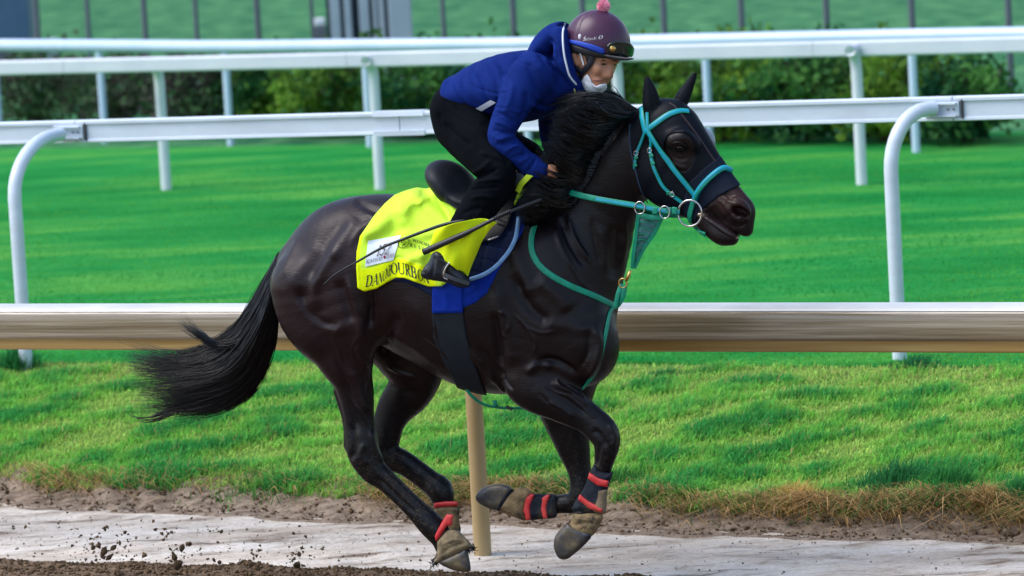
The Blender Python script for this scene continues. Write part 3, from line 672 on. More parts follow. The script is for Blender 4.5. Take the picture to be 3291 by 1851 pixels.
# cuts: mouth, nostril, girth hollow, groin
body.chain([(2266, 690, .09, 3, 9), (2300, 712, .09, 4.5, 9), (2340, 738, .09, 6, 9), (2374, 757, .09, 4.5, 9), (2412, 772, .09, 9, 9)], 0.006, '-', pad=0.02)
body.ell(2377, 681, .170, 31, 0.045, 17, -30, 0.006, '-')
body.chain([(1235, 770, .36, 60, .5), (1228, 900, .37, 70, .5), (1215, 1010, .36, 50, .5)], 0.06, '-')       # flank hollow
bodyD = body.D.copy()
V, Fq = body.mesh(12)
muscle = [
    ([(1118, 690), (1060, 760), (1020, 840), (990, 900)], 22, -0.006), ([(1100, 800), (1048, 850), (1012, 930), (1020, 1000)], 17, 0.007),
    ([(1150, 700), (1105, 770), (1060, 830)], 24, 0.006), ([(1030, 780), (970, 850), (930, 930)], 26, 0.004),
    ([(960, 960), (1000, 1010), (1060, 1050), (1110, 1075)], 20, 0.007), ([(965, 920), (980, 985), (1030, 1030), (1090, 1052)], 14, -0.009),
    ([(1115, 880), (1140, 960), (1158, 1040), (1160, 1110)], 14, 0.009), ([(1090, 900), (1112, 970), (1130, 1040)], 16, -0.007),
    ([(1175, 900), (1188, 980), (1192, 1060)], 12, -0.010), ([(1140, 1100), (1165, 1150), (1185, 1180)], 12, 0.007),
    ([(1080, 1150), (1110, 1230), (1135, 1320), (1150, 1400)], 10, -0.008), ([(1120, 1180), (1160, 1250), (1180, 1330)], 10, 0.006),
    ([(1128, 1360), (1140, 1430), (1130, 1480)], 8, -0.007), ([(1190, 1380), (1205, 1440), (1230, 1490)], 8, 0.007), ([(1175, 1420), (1160, 1460), (1180, 1500)], 9, 0.005),
    ([(1210, 1530), (1270, 1590), (1340, 1655)], 7, -0.006), ([(1230, 1510), (1290, 1565), (1360, 1625)], 8, 0.004),
    ([(1140, 640), (1190, 672), (1240, 690)], 12, -0.006), ([(1160, 690), (1200, 700), (1160, 740), (1120, 800)], 10, 0.004),
    ([(1640, 780), (1680, 880), (1700, 960)], 26, 0.008), ([(1720, 890), (1790, 950), (1830, 1000)], 26, 0.008), ([(1650, 880), (1700, 985), (1770, 1040)], 18, -0.012),
    ([(1600, 900), (1610, 1000), (1640, 1100), (1650, 1180)], 26, 0.011), ([(1590, 1000), (1600, 1080), (1612, 1180)], 13, -0.011),
    ([(1740, 1040), (1830, 1050), (1900, 1060)], 22, 0.004), ([(1720, 1170), (1780, 1160), (1860, 1205)], 13, -0.013), ([(1690, 1200), (1730, 1170), (1780, 1175)], 12, 0.009),
    ([(1905, 1040), (1925, 1100), (1912, 1170), (1880, 1220)], 13, 0.011), ([(1890, 1060), (1890, 1130), (1860, 1190)], 10, -0.006),
    ([(1800, 700), (1830, 780), (1880, 860)], 8, -0.006), ([(1822, 690), (1850, 770), (1900, 850)], 7, 0.006), ([(1780, 720), (1806, 800), (1850, 880)], 8, 0.004),
    ([(1990, 720), (1985, 800), (1975, 900)], 22, -0.010), ([(1750, 1240), (1820, 1285), (1890, 1335)], 10, -0.006), ([(1770, 1225), (1840, 1265), (1900, 1310)], 8, 0.007),
    ([(1760, 1290), (1800, 1310), (1850, 1345)], 7, 0.005), ([(1790, 1215), (1800, 1245), (1840, 1262)], 4, 0.006), ([(1815, 1232), (1860, 1262), (1880, 1290)], 4, 0.005),
    ([(1905, 1380), (1930, 1400), (1950, 1440)], 8, -0.006), ([(1955, 1360), (1975, 1400), (1970, 1440)], 8, 0.006), ([(1930, 1420), (1925, 1460), (1918, 1500)], 6, -0.004),
    ([(1300, 950), (1420, 1080), (1500, 1160)], 34, 0.004), ([(1240, 1060), (1330, 1110), (1420, 1180)], 18, 0.006), ([(1500, 1120), (1560, 1190), (1600, 1230)], 14, 0.006), ([(1540, 1110), (1590, 1180), (1620, 1220)], 10, -0.007),
    ([(1280, 1000), (1250, 1080), (1240, 1150)], 16, -0.010),
    ([(2290, 590), (2330, 620), (2360, 640)], 10, -0.004), ([(2276, 700), (2262, 684), (2300, 650)], 8, 0.003), ([(2330, 690), (2340, 715), (2370, 735)], 7, -0.004),
    ([(2352, 690), (2372, 704), (2396, 690)], 7, 0.005), ([(2345, 676), (2360, 660), (2385, 655)], 6, 0.004),
    ([(1655, 1010), (1690, 1050), (1720, 1100), (1716, 1140)], 4, 0.0035), ([(1690, 1050), (1740, 1070), (1790, 1062)], 3.5, 0.003), ([(1350, 1080), (1420, 1130), (1480, 1190)], 4, 0.0035), ([(1480, 1080), (1520, 1140), (1560, 1170)], 3.5, 0.003),
    ([(1060, 1080), (1090, 1130), (1100, 1180), (1130, 1230)], 4, 0.0035), ([(1150, 1080), (1130, 1120), (1140, 1160)], 3.5, 0.003), ([(1100, 1240), (1130, 1290), (1165, 1330), (1185, 1380)], 3.5, 0.003), ([(1180, 1200), (1170, 1260), (1185, 1310)], 3, -0.003),
    ([(1745, 1235), (1790, 1262), (1830, 1275), (1870, 1310)], 3.5, 0.004), ([(1730, 1262), (1770, 1300), (1820, 1330)], 3.5, -0.003), ([(1850, 1290), (1890, 1325), (1920, 1345)], 3.5, 0.0035), ([(1840, 860), (1870, 910), (1900, 930)], 4, 0.003),
    ([(1195, 830), (1186, 900), (1196, 960), (1190, 1020)], 6, -0.006), ([(1206, 860), (1203, 930), (1210, 990)], 5, 0.004), ([(1600, 1180), (1625, 1225), (1650, 1255)], 5, -0.006), ([(1570, 1185), (1600, 1235), (1630, 1265)], 5, 0.005),
    ([(960, 760), (930, 830), (905, 900)], 10, 0.003), ([(1240, 1175), (1290, 1200), (1340, 1215)], 5, 0.004), ([(2010, 700), (2012, 780), (2000, 860)], 6, 0.004), ([(1930, 720), (1945, 800), (1950, 880)], 10, 0.004), ([(1900, 700), (1912, 780), (1930, 850)], 7, -0.004),
    ([(2305, 640), (2330, 660), (2342, 690)], 3.5, 0.003), ([(2320, 628), (2350, 650), (2380, 650)], 3.5, 0.003), ([(2300, 662), (2312, 690), (2335, 720)], 3.5, -0.0025), ([(2398, 705), (2390, 722), (2370, 730)], 4, -0.003), ([(2160, 500), (2185, 512), (2210, 505)], 4, -0.003), ([(2150, 520), (2185, 535), (2205, 540)], 6, 0.003),
    ([(1600, 1000), (1628, 1008), (1640, 1040), (1632, 1065)], 4, 0.004), ([(1610, 1005), (1630, 995)], 3, 0.003), ([(1612, 1065), (1628, 1085)], 3, 0.003)]
V = strokes(V, Fq, muscle, 1.7)
pxv, pyv, _ = proj(L2W(V))
# coat colour: bay-black body, blacker legs, brown muzzle (real coat markings)
NVv = vnormals(V, Fq)
base_c = np.tile(np.array([0.0060, 0.0027, 0.0034]), (len(V), 1))
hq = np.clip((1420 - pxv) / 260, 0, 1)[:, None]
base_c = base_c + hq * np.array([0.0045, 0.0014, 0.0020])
leg = np.clip((pyv - 1200) / 160, 0, 1)[:, None] * (V[:, 2] < 0.95)[:, None]
base_c = base_c * (1 - leg) + np.array([0.0022, 0.0022, 0.0036]) * leg
nk = np.clip((pxv - 1700) / 200, 0, 1)[:, None] * (pyv < 1150)[:, None] * (pxv < 2240)[:, None]
base_c = base_c * (1 - 0.6 * nk) + np.array([0.0034, 0.0024, 0.0034]) * 0.6 * nk
mz = np.clip((pxv - 2260) / 60, 0, 1) * np.clip((690 - pyv + 0.2 * (pxv - 2300)) / 60, 0, 1) * np.clip((2425 - pxv) / 40, 0, 1)
base_c = base_c + mz[:, None] * np.array([0.022, 0.009, 0.006])
eyer = np.exp(-(((pxv - 2185) / 42) ** 2 + ((pyv - 500) / 52) ** 2))[:, None]
base_c = base_c + eyer * np.array([0.007, 0.004, 0.0035])
inn = np.clip(-(NVv[:, 1]) * -1, 0, 1)[:, None] * 0
nos = np.exp(-(((pxv - 2376) / 26) ** 2 + ((pyv - 680) / 18) ** 2))[:, None]
base_c = base_c * (1 - 0.6 * nos) + np.array([0.02, 0.006, 0.007]) * 0.6 * nos
dust = np.clip(fbm(pxv / 9, pyv / 9, 0, 3, 333) * 1.6 - 0.55, 0, 1) * np.clip((pyv - 1330) / 200, 0, 1)
base_c = base_c + dust[:, None] * np.array([0.045, 0.032, 0.018])
m_coat = mat('dark_bay_coat', (1, 1, 1), attr='col', c2=(1.25, 1.2, 1.2), scale=5, rough=0.33, spec=0.24, bump=0.0010, bscale=30, rough2=0.50)
_nt = m_coat.node_tree; _n2 = _nt.nodes.new('ShaderNodeTexNoise'); _n2.inputs['Scale'].default_value = 150; _n2.inputs['Detail'].default_value = 3   # lie of the hair
_mp = _nt.nodes.new('ShaderNodeMapping'); _mp.inputs['Scale'].default_value = (0.22, 1.0, 1.0); _mp.inputs['Rotation'].default_value = (0, 0.5, 0)
_b2 = _nt.nodes.new('ShaderNodeBump'); _b2.inputs['Distance'].default_value = 0.0011
_b1 = next(q for q in _nt.nodes if q.type == 'BUMP' and q != _b2); _tc = next(q for q in _nt.nodes if q.type == 'TEX_COORD')
_nt.links.new(_tc.outputs['Object'], _mp.inputs[0]); _nt.links.new(_mp.outputs[0], _n2.inputs['Vector']); _nt.links.new(_n2.outputs['Fac'], _b2.inputs['Height']); _nt.links.new(_b1.outputs[0], _b2.inputs['Normal'])
_nt.links.new(_b2.outputs[0], _nt.nodes['Principled BSDF'].inputs['Normal'])
hb = HW(1600, 1500, 0); horse = thing('horse', 'dark bay racehorse galloping to the right, in green bridle and black hood', 'horse', (float(hb[0]), float(hb[1]), 0.0), -YAW)
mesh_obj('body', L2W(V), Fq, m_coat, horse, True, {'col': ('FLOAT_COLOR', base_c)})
# eye
m_eye = mat('eye_black', (0.003, 0.002, 0.002), rough=0.12, spec=0.28)
def surf(px, py, lat0=0.55, lat1=-0.3, vol=None, D=None):
    """first point of the solid met when looking at this pixel (horse coordinates)"""
    vol = vol or body
    a = HP(px, py, lat0); b = HP(px, py, lat1); t = np.linspace(0, 1, 160)[:, None]; Q = a + t * (b - a)
    v = vol.sample(Q); i = np.argmax(v < 0)
    if v[i] >= 0: return HP(px, py, 0.0)
    f = v[i - 1] / (v[i - 1] - v[i] + 1e-9) if i > 0 else 0
    return Q[i - 1] + f * (Q[i] - Q[i - 1])
ep = surf(2187, 474)
MB().ball(L2W(ep + np.array([0, 0.008, 0])), (0.025, 0.021, 0.020), nu=18, nv=12).build('eye', m_eye, horse, smooth=True)
lid = [surf(px, py) for px, py in ((2160, 462), (2172, 458), (2187, 458), (2202, 466), (2210, 478))]
m_lid = mat('dark_skin', (0.004, 0.0025, 0.0025), rough=0.6, spec=0.2)
MB().tube(L2W(np.array(lid) + [0, -0.004, 0]), [0.003, 0.006, 0.007, 0.006, 0.003], 8).build('eyelid', m_lid, horse, smooth=True)
lid = [surf(px, py) for px, py in ((2164, 478), (2178, 488), (2194, 490), (2208, 484))]
MB().tube(L2W(np.array(lid) + [0, -0.002, 0]), [0.003, 0.005, 0.005, 0.003], 8).build('eyelid', m_lid, horse, smooth=True)

# inside of the mouth
mo = Vol(HP(2250, 780, 0) - np.array([0, .2, .02]), HP(2420, 660, 0) + np.array([0, .06, .02]), 0.005)
mo.chain([(2272, 694, .082, 9, 3.4), (2310, 720, .088, 14, 2.4), (2345, 744, .092, 15, 2.2), (2366, 756, .094, 10, 2.6)], 0.004)
v_, f_ = mo.mesh(2); mesh_obj('mouth_lining', L2W(v_), f_, mat('mouth_dark', (0.012, 0.004, 0.005), rough=0.5), horse, True)
m_tooth = mat('tooth', (0.52, 0.42, 0.32), rough=0.35)
for i in range(4):
    c = HP(2347 + 7 * i, 747 + 4.5 * i, .118 - .004 * i); MB().ball(L2W(c), (0.0065, 0.006, 0.009), nu=8, nv=6).build('tooth', m_tooth, horse, smooth=True)
# mane and tail
m_hair = mat('black_hair', (0.0018, 0.0018, 0.0026), (0.0045, 0.004, 0.0055), 30, 0.32, 0.34)
m_mane = mat('black_mane', (0.0014, 0.0014, 0.0022), (0.004, 0.0036, 0.005), 30, 0.28, 0.42)
def hair(name, guides, n, seed, r0, spread, parent, jitter=0.012, segs=12, wave=0.01, frizz=1.0, taper=0.9, clump=0.72, lock=None, root_var=0.0):
    """guides: list of (k,3) polylines (horse coordinates) with the same k; strands run between neighbouring guides"""
    r = np.random.default_rng(seed); G = np.array([crom(g, segs // (len(g) - 1) + 1)[:: 1] for g in guides]); K = G.shape[1]
    gi = r.uniform(0, len(G) - 1, n); i = np.minimum(gi.astype(int), len(G) - 2); f = (gi - i)[:, None, None]
    P = G[i] * (1 - f) + G[i + 1] * f
    s = np.linspace(0, 1, K)[None, :, None]
    nc = max(6, n // 26); ci = r.integers(0, nc, n); gc = r.uniform(0, len(G) - 1, nc)            # strands gather in locks towards the tip
    ic = np.minimum(gc.astype(int), len(G) - 2); fc = (gc - ic)[:, None, None]; LK = G[ic] * (1 - fc) + G[ic + 1] * fc + r.normal(size=(nc, 1, 3)) * spread * 1.8 * s + r.normal(size=(nc, 1, 3)) * (jitter * 1.6 * s ** 2 if lock is None else lock * np.array([1, .5, 1]) * s)
    order = np.argsort(gi); cs = np.argsort(gc); ci = np.empty(n, int); ci[order] = cs[np.minimum((np.arange(n) * nc) // n, nc - 1)]
    kx_ = (clump * s ** 1.3) * (r.random(n) < .86)[:, None, None]
    P = P * (1 - kx_) + LK[ci] * kx_
    off = r.normal(size=(n, 1, 3)) * spread * np.array([1, 1, 1])
    P = P + off * (0.35 + 0.35 * s)
    P = P + r.normal(size=(n, 1, 3)) * jitter * frizz * (s ** 2) * 1.3
    ph = r.uniform(0, 6.28, (n, 1, 3)); fr = r.uniform(1.2, 3.2, (n, 1, 1))
    P = P + wave * np.sin(fr * s * 6.28 + ph) * s
    cut = r.uniform(0.62, 1.0, n)[:, None, None] ** 0.8
    t0_ = r.uniform(0, root_var, n)[:, None]; t = t0_ + np.linspace(0, 1, K)[None, :] * (cut[:, :, 0] - t0_); x = t * (K - 1); j = np.minimum(x.astype(int), K - 2); fx = (x - j)[..., None]
    ar = np.arange(n)[:, None]; P = P[ar, j] * (1 - fx) + P[ar, j + 1] * fx
    tg = np.gradient(P, axis=1); tg /= np.linalg.norm(tg, axis=2)[..., None] + 1e-9
    a = np.cross(tg, np.array([0.3, 1.0, 0.2])); a /= np.linalg.norm(a, axis=2)[..., None] + 1e-9; b = np.cross(tg, a)
    rad = (r0 * r.uniform(0.6, 1.4, (n, 1, 1))) * (1 - taper * s ** 1.6)
    ring = np.stack([P + rad * (a * math.cos(q) + b * math.sin(q)) for q in (0.3, 2.394, 4.489)], 2)   # n,K,3,3
    v = ring.reshape(-1, 3); base = (np.arange(n)[:, None, None] * K + np.arange(K - 1)[None, :, None]) * 3
    q = np.arange(3)[None, None, :]; q2 = (q + 1) % 3
    f4 = np.stack([base + q, base + q2, base + 3 + q2, base + 3 + q], -1).reshape(-1, 4)
    return mesh_obj(name, L2W(v), f4, m_mane if 'mane' in name else m_hair, parent, True)
def gl(*pts): return np.array([HP(*p) for p in pts])
tail_g = [gl((905, 812, .0), (850, 905, .0), (775, 1030, .0), (690, 1108, .0), (545, 1150, .0), (395, 1118, .0)),
          gl((898, 830, .03), (858, 930, .05), (790, 1060, .06), (700, 1155, .06), (570, 1185, .05), (400, 1175, .05)),
          gl((892, 850, .0), (866, 960, .07), (815, 1085, .09), (730, 1190, .09), (590, 1225, .08), (415, 1225, .08)),
          gl((884, 868, -.02), (876, 985, .03), (838, 1115, .05), (760, 1225, .05), (620, 1268, .05), (430, 1270, .05)),
          gl((880, 880, -.03), (884, 1000, -.02), (860, 1120, -.01), (790, 1240, -.0), (660, 1302, .0), (455, 1300, .0)),
          gl((876, 890, -.03), (888, 1000, -.05), (872, 1130, -.06), (800, 1265, -.06), (670, 1318, -.05), (470, 1325, -.05)),
          gl((890, 840, -.04), (862, 950, -.06), (810, 1080, -.08), (720, 1180, -.08), (580, 1215, -.08), (405, 1195, -.06)),
          gl((905, 812, .0), (850, 905, .0), (775, 1030, .0), (690, 1108, .0), (545, 1150, .0), (395, 1118, .0))]
hair('tail', tail_g, 3600, 3, 0.0024, 0.010, horse, 0.010, 15, 0.009, clump=.8, lock=.024)
hair('tail_wisp', tail_g, 260, 23, 0.0018, 0.02, horse, 0.012, 15, 0.016, clump=.85, lock=.055)
tail_w = [gl((800, 990, .03), (740, 1080, .05), (690, 1110, .05), (640, 1075, .05), (600, 1050, .05), (560, 1010, .05)),
          gl((820, 1040, .06), (770, 1095, .08), (700, 1108, .08), (650, 1085, .08), (610, 1062, .08), (585, 1050, .08))]
hair('tail_wisp', tail_w, 120, 5, 0.0016, 0.012, horse, 0.012, 10, 0.01)
tail_w2 = [gl((700, 1250, 0), (610, 1310, 0), (560, 1330, 0), (500, 1350, 0), (450, 1350, 0), (405, 1320, 0)),
           gl((640, 1270, 0), (560, 1300, 0), (500, 1330, 0), (460, 1345, 0), (430, 1340, 0), (400, 1325, 0))]
hair('tail_wisp', tail_w2, 26, 6, 0.0026, 0.005, horse, 0.004, 10, 0.004)
tc = Vol(HP(420, 1340, 0) - np.array([0, .3, .05]), HP(930, 800, 0) + np.array([0, .3, .05]), 0.008)
tc.chain([(900, 838, -.005, 22, .8), (862, 945, .0, 34, .9), (812, 1075, .0, 48, 1.0), (735, 1185, .0, 54, 1.0), (640, 1240, .0, 40, 1.0), (570, 1245, .0, 14, 1.0)], 0.01)
v_, f_ = tc.mesh(3); mesh_obj('tail_core', L2W(v_), f_, m_hair, horse, True)
root_l = crom([(2050, 356), (2016, 390), (1976, 434), (1940, 490), (1908, 550), (1880, 606), (1850, 648), (1800, 676), (1750, 696)], 2)
tip_l = crom([(1868, 318), (1806, 338), (1776, 388), (1756, 440), (1726, 504), (1698, 560), (1682, 612), (1662, 654), (1672, 722)], 2)
def sweep(lat0, lat1, back, drop, ext, wav):
    g = []
    for i, (a, b) in enumerate(zip(root_l, tip_l)):
        a = a + np.array(back); b = a + (b - a) * ext; pts = []
        for t_ in (0, .22, .48, .75, 1.0):
            q = a * (1 - t_) + b * t_ + np.array([0, drop * math.sin(math.pi * t_) + wav * math.sin(i * 1.7 + t_ * 5)]); ls = -surf(q[0], q[1], .42)[1]; pts.append((q[0], q[1], max(lat0 + (lat1 - lat0) * math.sin(t_ * 1.57), ls + (.010 + .022 * t_ if lat1 > .1 else -.02))))
        g.append(gl(*pts))
    return g
hair('mane', sweep(.085, .245, (0, 0), 10, 1.0, 7), 4600, 9, 0.0024, 0.004, horse, 0.002, 13, 0.003, clump=.6, lock=.014, root_var=.16)
hair('mane', sweep(.10, .275, (-14, 8), 18, .86, 9), 1300, 12, 0.0032, 0.004, horse, 0.002, 12, 0.004, clump=.85, lock=.018, root_var=.3)
hair('mane', sweep(.02, .08, (-12, -10), -8, 1.05, 7), 2200, 15, 0.0024, 0.004, horse, 0.003, 12, 0.004, clump=.85, lock=.02)
mane_up = [[(2040, 356, .02), (2010, 326, .0), (1985, 306, -.02), (1965, 296, -.04), (1950, 282, -.05)], [(2020, 372, .02), (1985, 330, .0), (1955, 306, -.02), (1925, 300, -.03), (1905, 306, -.03)]]
hair('mane_wisp', [gl(*q) for q in mane_up], 110, 14, 0.0018, 0.010, horse, 0.012, 12, 0.012)
mane_w2 = [[(2048, 352, .06), (1990, 318, .10), (1925, 305, .12), (1850, 318, .13), (1790, 330, .13)], [(2035, 366, .07), (1975, 335, .11), (1905, 325, .13), (1835, 342, .14), (1775, 372, .14)], [(2010, 392, .08), (1950, 370, .13), (1885, 365, .15), (1820, 392, .16), (1760, 440, .16)]]
hair('mane_wisp', [gl(*q) for q in mane_w2], 620, 16, 0.0022, 0.006, horse, 0.003, 12, 0.008, clump=.9, lock=.034)
# ------------------------------------------------------------------ things the horse wears
def vol_px(lo_px, hi_px, lat0, lat1, h):
    """empty grid around a rectangle of the picture between two distances from the middle plane"""
    c = np.array([HP(x, y, l) for x in (lo_px[0], hi_px[0]) for y in (lo_px[1], hi_px[1]) for l in (lat0, lat1)])
    return Vol(c.min(0) - 4 * h, c.max(0) + 4 * h, h)
def grid_px(v):
    X, Y, Z = v.coords(); n = v.n
    P = np.stack(np.broadcast_arrays(X[:, None, None], Y[None, :, None], Z[None, None, :]), -1).reshape(-1, 3)
    px, py, _ = proj(L2W(P)); return P, px, py
def shell(polys, off, lat0, lat1, h=0.005, src=None, holes=(), wr=None, near=None, k=0.004):
    """layer of thickness `off` over a solid, cut to an outline"""
    src = src or body
    allp = np.vstack(polys)
    v = vol_px(allp.min(0), allp.max(0), lat0, lat1, h); P, px, py = grid_px(v)
    sd0 = src.sample(P); q = np.where((sd0 > -0.026) & (sd0 < 0.075))[0]
    d = np.full(len(P), 1.0, np.float32); px, py, P = px[q], py[q], P[q]
    dd = sd0[q] - off
    if wr is not None: dd = dd - wr(px, py, P)
    e = np.full(len(P), 1e9)
    for pl in polys: e = np.minimum(e, poly_sd(px, py, pl) / PXM)
    for pl in holes: e = np.maximum(e, -poly_sd(px, py, pl) / PXM)
    if near is not None: e = np.maximum(e, P[:, 1] + near)
    d[q] = -Vol.smin(-dd, -e, k)
    v.D = d.reshape(v.n); v.cull = src
    # close the grid so the layer ends cleanly
    v.D[0] = v.D[-1] = 1; v.D[:, 0] = v.D[:, -1] = 1; v.D[:, :, 0] = v.D[:, :, -1] = 1
    return v
def prism(poly, lat, hw, h=0.0045, rnd=0.03, sm=3):
    """solid with the given outline, rounded across"""
    p = np.asarray(poly, float)
    if rnd >= 0.02: p = crom(p, 3, True)
    v = vol_px(p.min(0), p.max(0), lat - hw - .02, lat + hw + .02, h); P, px, py = grid_px(v)
    e = poly_sd(px, py, p) / PXM; d = np.abs(P[:, 1] + lat) - hw
    a = np.maximum(e + rnd, 0); b = np.maximum(d + rnd, 0)
    v.D = (np.minimum(np.maximum(e, d) + rnd, 0) + np.sqrt(a * a + b * b) - rnd).reshape(v.n).astype(np.float32)
    return v
def largest(V, Fq):
    """only the biggest connected piece of a surface"""
    lab = np.arange(len(V))
    for _ in range(400):
        mn = lab[Fq].min(1); new = lab.copy()
        for i in range(Fq.shape[1]): np.minimum.at(new, Fq[:, i], mn)
        new = new[new]; new = new[new]
        if (new == lab).all(): break
        lab = new
    top = np.bincount(lab).argmax(); Fq = Fq[lab[Fq[:, 0]] == top]; use = np.unique(Fq); mi = np.full(len(V), -1); mi[use] = np.arange(len(use)); return V[use], mi[Fq]
def vmesh(v, name, m, parent, sm=3, st=None, col=None, disp=None, one=False, gain=1.0):
    V, Fq = v.mesh(sm)
    if getattr(v, 'cull', None) is not None:                         # drop the hidden inner side
        keep = ~((v.cull.sample(V) < -0.014)[Fq].all(1)); Fq = Fq[keep]
        use = np.unique(Fq); mp_i = np.full(len(V), -1); mp_i[use] = np.arange(len(use)); V = V[use]; Fq = mp_i[Fq]
    if one: V, Fq = largest(V, Fq)
    if st: V = strokes(V, Fq, st, gain)
    if disp is not None:
        N = vnormals(V, Fq); px, py, _ = proj(L2W(V)); V = V + N * disp(px, py, V)[:, None]
    at = None
    if col is not None:
        px, py, _ = proj(L2W(V)); at = {'col': ('FLOAT_COLOR', col(px, py, V))}
    return mesh_obj(name, L2W(V), Fq, m, parent, True, at)
def rootobj(name, label, cat, px, py, lat=0.0, group=None):
    w = HW(px, py, lat); return thing(name, label, cat, tuple(float(q) for q in w), -YAW, group)
def grad(vol, p):
    e = vol.h; g = np.array([vol.sample((p + d)[None])[0] - vol.sample((p - d)[None])[0] for d in np.eye(3) * e]); return g / (np.linalg.norm(g) + 1e-9)
def strap_pts(line, vol, off, m=6, lat0=0.55, lat1=-0.3):
    ln = crom(line, m) if len(line) > 2 else np.array([np.asarray(line[0], float) * (1 - t) + np.asarray(line[1], float) * t for t in np.linspace(0, 1, m + 1)])
    P = np.array([surf(q[0], q[1], lat0, lat1, vol) for q in ln]); N = np.array([grad(vol, p) for p in P])
    for _ in range(2):
        P[1:-1] = 0.5 * P[1:-1] + 0.25 * (P[:-2] + P[2:]); N[1:-1] = 0.5 * N[1:-1] + 0.25 * (N[:-2] + N[2:])
    N /= np.linalg.norm(N, axis=1)[:, None] + 1e-9
    return P + N * off, N
def ribbon(P, N, w, th, name, m, parent):
    """flat band along P, facing N (horse coordinates), half width w, half thickness th"""
    P = np.asarray(P, float); N = np.asarray(N, float); tg = np.gradient(P, axis=0); tg /= np.linalg.norm(tg, axis=1)[:, None] + 1e-9
    B = np.cross(N, tg); B /= np.linalg.norm(B, axis=1)[:, None] + 1e-9; N = np.cross(tg, B)
    w = np.broadcast_to(np.asarray(w, float), (len(P),))[:, None]; mb = MB()
    prof = [(-1, -.6), (-1, .4), (-.8, 1), (.8, 1), (1, .4), (1, -.6)]
    R = np.stack([P + B * w * a + N * th * b for a, b in prof], 1); n, k = R.shape[:2]
    f = [(i * k + j, i * k + (j + 1) % k, (i + 1) * k + (j + 1) % k, (i + 1) * k + j) for i in range(n - 1) for j in range(k)] + [tuple(range(k)), tuple((n - 1) * k + j for j in range(k))]
    mb.add(L2W(R.reshape(-1, 3)), f); return mb.build(name, m, parent, angle=40)

m_hood = mat('black_stretch_cloth', (0.0022, 0.0032, 0.0065), (0.004, 0.006, 0.011), 6, 0.5, 0.12, bump=0.0004, bscale=300)
m_hood2 = mat('dark_blue_stretch_cloth', (0.004, 0.008, 0.018), (0.007, 0.012, 0.025), 6, 0.6, 0.12, bump=0.0004, bscale=300)
hood = rootobj('racing_hood', 'black stretch hood with ear covers over the horse head', 'hood', 2130, 660, 0)
hood_poly = [(2020, 394), (2022, 469), (2036, 536), (2054, 604), (2078, 654), (2136, 676), (2185, 704), (2236, 722), (2246, 690), (2262, 668), (2311, 628), (2374, 597), (2400, 570), (2320, 430), (2240, 300), (2120, 270), (2050, 330)]
eye_hole = crom([(2147, 433), (2181, 426), (2212, 433), (2232, 465), (2234, 495), (2221, 532), (2199, 552), (2167, 534), (2142, 501), (2136, 465)], 4, True)
hv = shell([hood_poly], 0.006, -0.12, 0.24, 0.0045, holes=[eye_hole])
hv.chain([(2096, 372, .085, 24, .8), (2094, 340, .09, 29, .75), (2091, 305, .095, 25, .7), (2083, 266, .10, 14, .7), (2076, 241, .10, 3.5, .8)], 0.012)
hv.chain([(2180, 345, -.02, 22, .9), (2192, 318, -.025, 24, .8), (2208, 288, -.03, 19, .7), (2227, 250, -.035, 11, .7), (2241, 217, -.04, 3, .8)], 0.012)
hv.chain([(2104, 350, .125, 9, .9), (2098, 310, .125, 10, .8), (2088, 275, .12, 5, .8)], 0.01, '-', pad=0.02)
vmesh(hv, 'cover', m_hood, hood, 3)
nb = shell([[(2316, 500), (2390, 590), (2374, 597), (2311, 630), (2262, 670), (2246, 692), (2234, 712), (2199, 690), (2196, 640), (2217, 585), (2262, 541)]], 0.010, -0.05, 0.24, 0.0045)
vmesh(nb, 'nose_band', m_hood2, hood, 3)
P, N = strap_pts([(2024, 398), (2025, 469), (2040, 536), (2058, 604), (2080, 650)], hv, 0.001)
m_pip = mat('dark_blue_piping', (0.012, 0.035, 0.07), rough=0.6)
ribbon(P, N, 0.0035, 0.002, 'edge_piping', m_pip, hood)
P, N = strap_pts([(2150, 330), (2172, 345), (2206, 388), (2242, 436), (2280, 492), (2306, 528)], hv, 0.0006)
ribbon(P, N, 0.004, 0.0016, 'seam', mat('brown_seam', (0.022, 0.010, 0.010), rough=0.6), hood)
cup_c = HP(2272, 444, -0.07); _a = math.radians(-62); _ax = np.array([[math.cos(_a), 0, math.sin(_a)], [0, 1, 0], [-math.sin(_a), 0, math.cos(_a)]])
MB().ball(L2W(cup_c), (0.050, 0.026, 0.032), np.array([_ax[0][0] * HU + _ax[0][2] * np.array([0, 0, 1.0]), HV, _ax[2][0] * HU + _ax[2][2] * np.array([0, 0, 1.0])]), nu=14, nv=10).build('eye_cup', mat('clear_grey_plastic', (0.30, 0.36, 0.42), rough=0.2, alpha=0.85), hood, smooth=True)

m_green = mat('green_webbing', (0.0, 0.20, 0.115), (0.0, 0.26, 0.15), 40, 0.5, 0.4, bump=0.0008, bscale=350)
m_cyan = mat('turquoise_rubber', (0.0, 0.26, 0.36), (0.005, 0.33, 0.43), 20, 0.4, 0.5)
m_steel = mat('bright_steel', (0.55, 0.54, 0.52), rough=0.2, metal=1.0)
m_brass = mat('brass', (0.55, 0.36, 0.12), rough=0.28, metal=1.0)
bridle = rootobj('bridle', 'turquoise and green bridle with a large steel bit ring', 'bridle', 2217, 690, .1)
def strap2(line, w, name, parent, vol, off=0.003, inner=True, base=m_green, top=m_cyan, wi=0.55, m=6):
    P, N = strap_pts(line, vol, off, m)
    o = ribbon(P, N, w / PXM, 0.0028, name, base, parent)
    if inner: ribbon(P + N * 0.0022, N, w * wi / PXM, 0.002, 'lining', top, o)
    return P, N
def fix_parent(o): return o
strap2([(2072, 424), (2110, 395), (2150, 368), (2186, 357), (2212, 359)], 9, 'browband', bridle, hv, 0.004, wi=.7)
